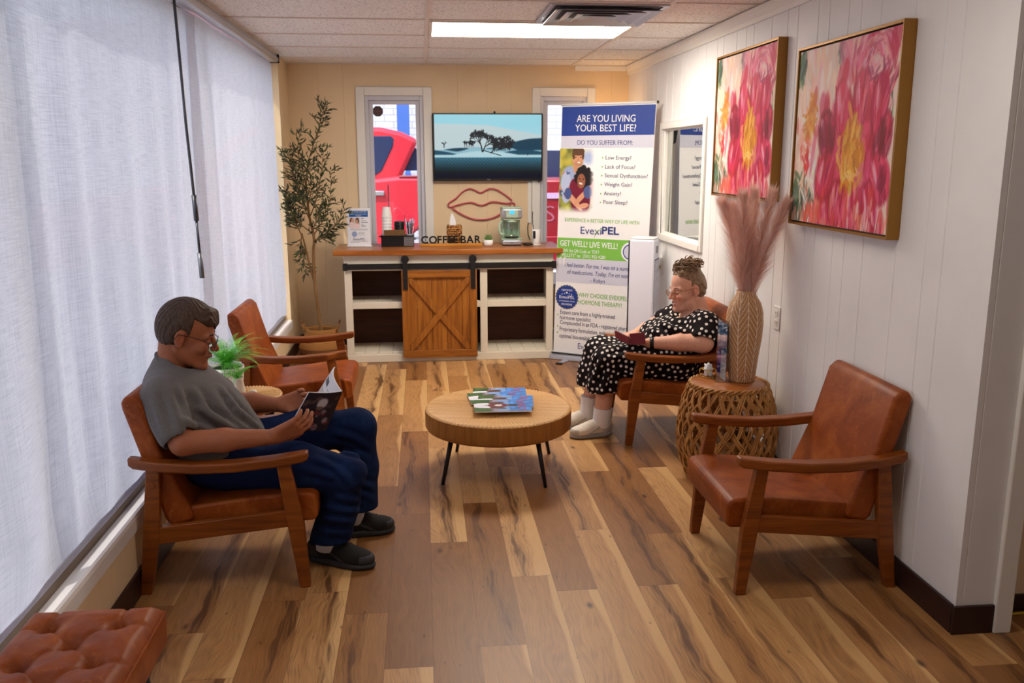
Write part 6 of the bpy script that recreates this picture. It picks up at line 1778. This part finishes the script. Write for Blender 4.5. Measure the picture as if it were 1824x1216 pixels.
# the magazine in his hands
mg = thing('magazine', 'open magazine with a dark photographic cover held by the man', 'magazine', (-.42, 3.40, .50))
S0, S1 = np.array((-.395, 3.335, .520)), np.array((-.328, 3.345, .672))
O0, O1 = np.array((-.531, 3.265, .545)), np.array((-.445, 3.275, .690))
Q0, Q1 = np.array((-.470, 3.530, .575)), np.array((-.372, 3.545, .722))
def leaf_sheet(a0, a1, b0, b1, bulge, off, n=14, m=12):
    nn_ = nrm(np.cross(b0-a0, a1-a0)); rows = []
    for i in range(n):
        t = i/(n-1); w_ = math.sin(PI*min(t*1.0, 1))**.8*bulge+off
        for j in range(m): s_ = j/(m-1); rows.append((a0*(1-t)+b0*t)*(1-s_)+(a1*(1-t)+b1*t)*s_+nn_*w_)
    ix = np.arange(n*m).reshape(n, m); return np.array(rows), np.stack([ix[:-1, :-1], ix[1:, :-1], ix[1:, 1:], ix[:-1, 1:]], -1).reshape(-1, 4)
def cover_col(n, m, kind):
    im = np.zeros((m, n, 3))
    Y, X = np.meshgrid(np.linspace(0, 1, m), np.linspace(0, 1, n), indexing='ij')
    if kind == 'cover':
        im[:] = (34, 26, 40); rr = np.random.default_rng(3)
        for k in range(26): blob(im, rr.uniform(.1, .95), rr.uniform(.05, .85), rr.uniform(.03, .12), rr.uniform(.02, .08), [(120, 40, 46), (150, 140, 150), (70, 50, 60), (30, 24, 40), (96, 70, 60)][k % 5], rr.uniform(0, 3), .6, .8)
        blob(im, .48, .72, .14, .13, (186, 180, 186), soft=.3); blob(im, .5, .60, .10, .05, (110, 84, 76), soft=.6)
    else:
        im[:] = (236, 234, 236); rr = np.random.default_rng(5)
        rect(im, .55, .85, .70, .82, (60, 60, 70)); 
        for k in range(12): rect(im, .12, .48, .12+k*.05, .135+k*.05, (150, 150, 160))
        rect(im, .52, .92, .15, .55, (206, 200, 190)); blob(im, .5, .30, .16, .12, (180, 190, 210), soft=.6)
    return im
mgp = M['print']
def sheet(name, a0, a1, b0, b1, bulge, off, kind, n=40, m=52):
    V, F = leaf_sheet(a0, a1, b0, b1, bulge, off, n, m); o = mesh_np(name, V-np.array((-.42, 3.40, .50)), F, mgp, mg)
    c = cover_col(n, m, kind).transpose(1, 0, 2).reshape(-1, 3); vcol(o, lin_np(c))
    o.modifiers.new('thickness', 'SOLIDIFY').thickness = .0006; return o
sheet('cover', S0, S1, O0, O1, -.012, -.003, 'cover'); sheet('inner_page', S0, S1, O0, O1, -.012, .003, 'page')
sheet('inner_page', S0, S1, Q0, Q1, -.020, -.003, 'page'); sheet('cover', S0, S1, Q0, Q1, -.020, .003, 'cover')
pgm_ = plain('paper_edge', C(226, 224, 228), .6)
for (b0, b1, bl) in ((O0, O1, -.012), (Q0, Q1, -.020)):
    V, F = leaf_sheet(S0, S1, b0+(S0-b0)*.006, b1+(S1-b1)*.006, bl, 0); o = mesh_np('pages', V-np.array((-.42, 3.40, .50)), F, pgm_, mg); md = o.modifiers.new('thickness', 'SOLIDIFY'); md.thickness = .004; md.offset = 0

# ---------------- the woman with the phone
WB = np.array((1.30, 4.835, 0.))
hw = Head((1.488, 4.835, .830), (-.96, -.20, -.15), .985, up=(-.14, 0, .99))
vw = Vox((.74, 4.50, -.01), (1.70, 5.20, .98), .0042)
build_head(vw, hw, jowl=.007, smile=1., neck=(1.562, 4.835, .685), neck_r=.053)
vw.chain([(1.535, 4.835, .615), (1.49, 4.835, .52), (1.44, 4.835, .40)], [.085, .125, .13], .03)
vw.cap((1.530, 4.68, .650), .060, (1.530, 4.99, .650), .060, .05)
for y, kn, an, ft in ((4.735, (1.02, 4.735, .440), (.985, 4.745, .10), (.84, 4.72, .04)), (4.930, (1.015, 4.935, .450), (.945, 4.930, .10), (.82, 4.92, .04))):
    vw.chain([(1.42, y, .40), kn, an], [.085, .060, .043], .03)
WE, WW = np.array((1.512, 4.595, .562)), np.array((1.235, 4.675, .550))
VE, VW = np.array((1.375, 5.085, .560)), np.array((1.215, 4.915, .552))
vw.chain([(1.548, 4.640, .645), WE, WE*.55+WW*.45, WW], [.062, .055, .046, .030], .02)
vw.chain([(1.500, 5.040, .645), VE, VE*.55+VW*.45, VW], [.062, .055, .046, .030], .02)
hand(vw, WW, (-.90, .18, .02), (.0, .45, .88), 1, (.25, .40, .35), (.60, .55, .55), .04, .95)
hand(vw, VW, (-.78, -.55, -.06), (.0, -.35, .92), -1, (.20, .35, .30), (.60, .55, .45), .04, .95)
woman = person('smiling woman with pinned-up hair in a black polka dot dress looking at her phone', WB, hw, vw, g_skin('fair_skin'), (196, 84, 84), (222, 132, 112), (220, 164, 138))
# dress
vd = Vox((.86, 4.50, .12), (1.72, 5.17, .74), .0048)
vd.ell((1.475, 4.835, .560), (.155, .195, .135), .05)
vd.ell((1.340, 4.780, .560), (.105, .10, .085), .05); vd.ell((1.340, 4.905, .560), (.105, .10, .085), .05)
vd.ell((1.400, 4.835, .440), (.185, .205, .12), .07)
vd.cap((1.535, 4.675, .648), .070, (1.535, 4.995, .648), .070, .05)
D0, D1 = np.array((1.545, 4.655, .640)), np.array((1.548, 4.640, .645))*.33+WE*.67
E0, E1 = np.array((1.500, 5.030, .640)), np.array((1.500, 5.040, .645))*.40+VE*.60
vd.cap(D0, .080, D1, .080, .04); vd.cap(E0, .080, E1, .078, .04)
NK, FK = np.array((1.015, 4.735, .438)), np.array((1.005, 4.935, .450))
vd.chain([(1.40, 4.735, .42), (1.2, 4.735, .432), NK], [.115, .102, .084], .06)
vd.chain([(1.40, 4.935, .42), (1.2, 4.935, .440), FK], [.115, .102, .084], .06)
vd.cap((1.35, 4.835, .43), .10, (1.06, 4.835, .435), .072, .06)
vd.chain([NK, (1.0, 4.742, .32), (.985, 4.748, .19)], [.082, .086, .094], .05)
vd.chain([FK, (.975, 4.935, .33), (.955, 4.93, .21)], [.082, .086, .092], .05)
vd.cap((1.01, 4.835, .40), .060, (.985, 4.84, .22), .066, .05)
creases(vd, [[(0.981, 4.7, 0.473), (0.929, 4.7, 0.361), (0.898, 4.7, 0.298)], [(1.035, 4.7, 0.455), (0.993, 4.7, 0.327), (0.97, 4.7, 0.224)], [(1.061, 4.7, 0.422), (1.048, 4.7, 0.293), (1.034, 4.7, 0.212)], [(1.013, 4.7, 0.456), (1.124, 4.7, 0.479), (1.22, 4.7, 0.464)], [(1.247, 4.7, 0.626), (1.329, 4.7, 0.577), (1.378, 4.7, 0.527)], [(1.277, 4.7, 0.673), (1.375, 4.7, 0.623), (1.456, 4.7, 0.606)]], .015, .016)
P_ = vd.points(); hemz = np.where(P_[..., 1] < 4.84, .185, .222)
vd.d = np.where(P_[..., 0] < 1.13, np.maximum(vd.d, hemz-P_[..., 2]), vd.d).astype(np.float32)
vd.cap((.985, 4.748, .10), .080, (.99, 4.745, .215), .082, .003, 'sub'); vd.cap((.955, 4.93, .12), .078, (.96, 4.93, .25), .080, .003, 'sub')
vd.half((1.43, 4.835, .322), (.12, 0, -1))
dr = nrm(WE-D0); dl = nrm(VE-E0)
vd.cap(D1-dr*.03, .066, D1+dr*.10, .072, .003, 'sub'); vd.cap(E1-dl*.03, .066, E1+dl*.10, .072, .003, 'sub')
vd.ell((1.455, 4.835, .715), (.085, .098, .075), .006, None, 'sub')
Vd, Fd = vd.mesh()
dress = mesh_np('polka_dot_dress', Vd-WB, Fd, M['white'], woman)
# dots spread evenly over the cloth: distance to the nearest dot centre kept per vertex
order = rng.permutation(len(Vd)); cell = {}; cen = []; SP = .0285
for i in order:
    p = Vd[i]; key = tuple((p/SP).astype(int)); ok = True
    for a in (-1, 0, 1):
        for b in (-1, 0, 1):
            for c in (-1, 0, 1):
                for qv in cell.get((key[0]+a, key[1]+b, key[2]+c), ()):
                    if (qv[0]-p[0])**2+(qv[1]-p[1])**2+(qv[2]-p[2])**2 < SP*SP: ok = False; break
                if not ok: break
            if not ok: break
        if not ok: break
    if ok: cell.setdefault(key, []).append(p); cen.append(p)
cen = np.array(cen); dmin = np.empty(len(Vd))
for i in range(0, len(Vd), 2000): dmin[i:i+2000] = np.sqrt(((Vd[i:i+2000, None]-cen[None])**2).sum(-1)).min(1)
vfloat(dress, dmin, 'dot')
gd = G('black_white_dot_cloth', rough=.8, spec=.15)
gd.set('Base Color', gd.mix(gd.step(gd.attr('dot', 'Fac'), .0078, .0092), C(232, 222, 214), C(22, 14, 16)))
dress.data.materials[0] = gd.mat
for (a, b, c) in (((.985, 4.745, .055), (.990, 4.745, .11), (.995, 4.744, .165)), ((.945, 4.930, .055), (.950, 4.93, .12), (.955, 4.93, .185))):
    MB().tube(cat([Vector(np.array(p)-WB) for p in (a, b, c)], 6), [.050, .051, .052, .053, .054, .053, .053, .053, .0535, .054, .0545, .055, .056][:13], 20).build('sock', plain('white_cotton_sock', C(236, 232, 230), .9, bump=(90., .3)), woman)
silv = plain('pale_grey_overlay', C(188, 182, 174), .5); cream = plain('cream_mesh_trainer', C(226, 214, 196), .7, bump=(120., .15)); gsole = plain('grey_trainer_sole', C(150, 148, 146), .7)
shoe('shoe', woman, (1.045, 4.756, 0), (.800, 4.715, 0), .092, cream, gsole, WB, .085, M['white'], silv)
shoe('shoe', woman, (1.005, 4.940, 0), (.762, 4.915, 0), .092, cream, gsole, WB, .085, M['white'], silv)
# swept-up hair with curls on top
vh = Vox(hw.c-.16, hw.c+.20, .0036)
hw.ell(vh, (-.008, 0, .034), (.1025, .0815, .094), .01); hw.ell(vh, (-.052, 0, .000), (.058, .070, .082), .02)
hw.cap(vh, (.030, -.035, .098), .022, (.030, .035, .098), .022, .02); hw.ell(vh, (-.030, 0, .108), (.060, .052, .040), .02)
q_ = hw.local(vh.points().reshape(-1, 3)).reshape(vh.d.shape+(3,))
front = np.minimum(q_[..., 0]-.012, .090-.72*np.clip(.070-q_[..., 0], 0, 1)+.003*np.sin(q_[..., 1]*120)-q_[..., 2])
nape = -.075-q_[..., 2]
ear = .031-np.linalg.norm((q_-np.array((-.004, 0, -.012)))*np.array((1.1, 0, .80)), axis=-1)
lowf = np.minimum(q_[..., 0]+.020, -.005-q_[..., 2])
vh.d = np.maximum(vh.d, np.maximum(np.maximum(front, nape), np.maximum(ear, lowf))).astype(np.float32)
vh.d += np.where(np.abs(vh.d) < .02, .0025*np.sin(q_[..., 1]*170+90*q_[..., 2]+6*np.sin(q_[..., 0]*40)), 0).astype(np.float32)
hmat = g_hair('greying_brown_hair', C(84, 62, 44), C(134, 106, 78), C(178, 152, 120), (22., 70., 40.))
hr_, _ = vh.build('hair', hmat, woman, WB)
cu = MB(); qq = random.Random(5)
for k in range(190):
    a = qq.uniform(0, 2*PI); r_ = .078*qq.random()**.6; cc_ = (-.022+r_*math.cos(a), r_*math.sin(a)*.85, .122+.026*math.cos(r_*20)+qq.uniform(-.014, .018))
    ax1 = Vector((qq.uniform(-1, 1), qq.uniform(-1, 1), qq.uniform(-.6, .6))).normalized(); ax2 = ax1.orthogonal().normalized(); R_ = qq.uniform(.010, .020); ext = qq.uniform(3.2, 6.6)
    pts = [Vector(cc_)+ax1*R_*math.cos(t)+ax2*R_*math.sin(t)+ax1.cross(ax2)*t*.0035 for t in np.linspace(0, ext, 14)]
    cu.tube([Vector(hw.p(*p)-WB) for p in pts], [.0030*math.sin(PI*(i+.8)/14.6)+.0008 for i in range(14)], 6)
cu.build('curls', hmat, hr_)
face_bits(woman, WB, hw, plain('soft_brown_brow', C(140, 104, 78), .8), ls_)
glasses(woman, WB, hw, plain('thin_gold_frame', C(150, 110, 70), .3, .8))
MB().tube([Vector(hw.p(.1055-abs(b)*.25, b, -.0730+abs(b)*.30)-WB) for b in (-.022, -.012, 0, .012, .022)], [.0014, .0034, .0040, .0034, .0014], 6).build('teeth', plain('tooth_white', C(240, 232, 222), .3), woman)
wa = nrm(WW-WE); wc = WW-wa*.012
o1 = nrm(np.cross(wa, (0, 0, 1))); o2 = np.cross(wa, o1)
wb = MB().tube([Vector(wc-wa*.011-WB), Vector(wc+wa*.011-WB)], [.0335, .0335], 24)
wo = wb.build('watch_strap', M['black'], woman)
# the phone in its red wallet case
pc = thing('phone', 'phone in an open dark red folding wallet case in the woman\u2019s hands', 'phone', (1.140, 4.775, .565))
nf = nrm((.55, -.25, .80)); 
def plate(name, a, b, c, th, mat, parent, off=0.):
    a, b, c = [np.array(q, float)-np.array((1.140, 4.775, .565)) for q in (a, b, c)]; n_ = nrm(np.cross(b-a, c-a)); d_ = b+c-a
    lo = [q+n_*off for q in (a, b, d_, c)]; hi = [q+n_*(off+th) for q in (a, b, d_, c)]
    return MB().hexa([Vector(q) for q in lo]+[Vector(q) for q in hi]).build(name, mat, parent, bevel=.002)
rcase = plain('dark_red_leather', C(120, 18, 34), .45)
plate('case_back', (1.118, 4.650, .548), (1.112, 4.658, .592), (1.062, 4.753, .565), .005, rcase, pc)
plate('phone_body', (1.116, 4.655, .550), (1.110, 4.663, .591), (1.063, 4.752, .567), .006, M['black'], pc, -.0065)
plate('case_flap', (1.120, 4.646, .548), (1.198, 4.620, .559), (1.114, 4.658, .609), .005, rcase, pc)
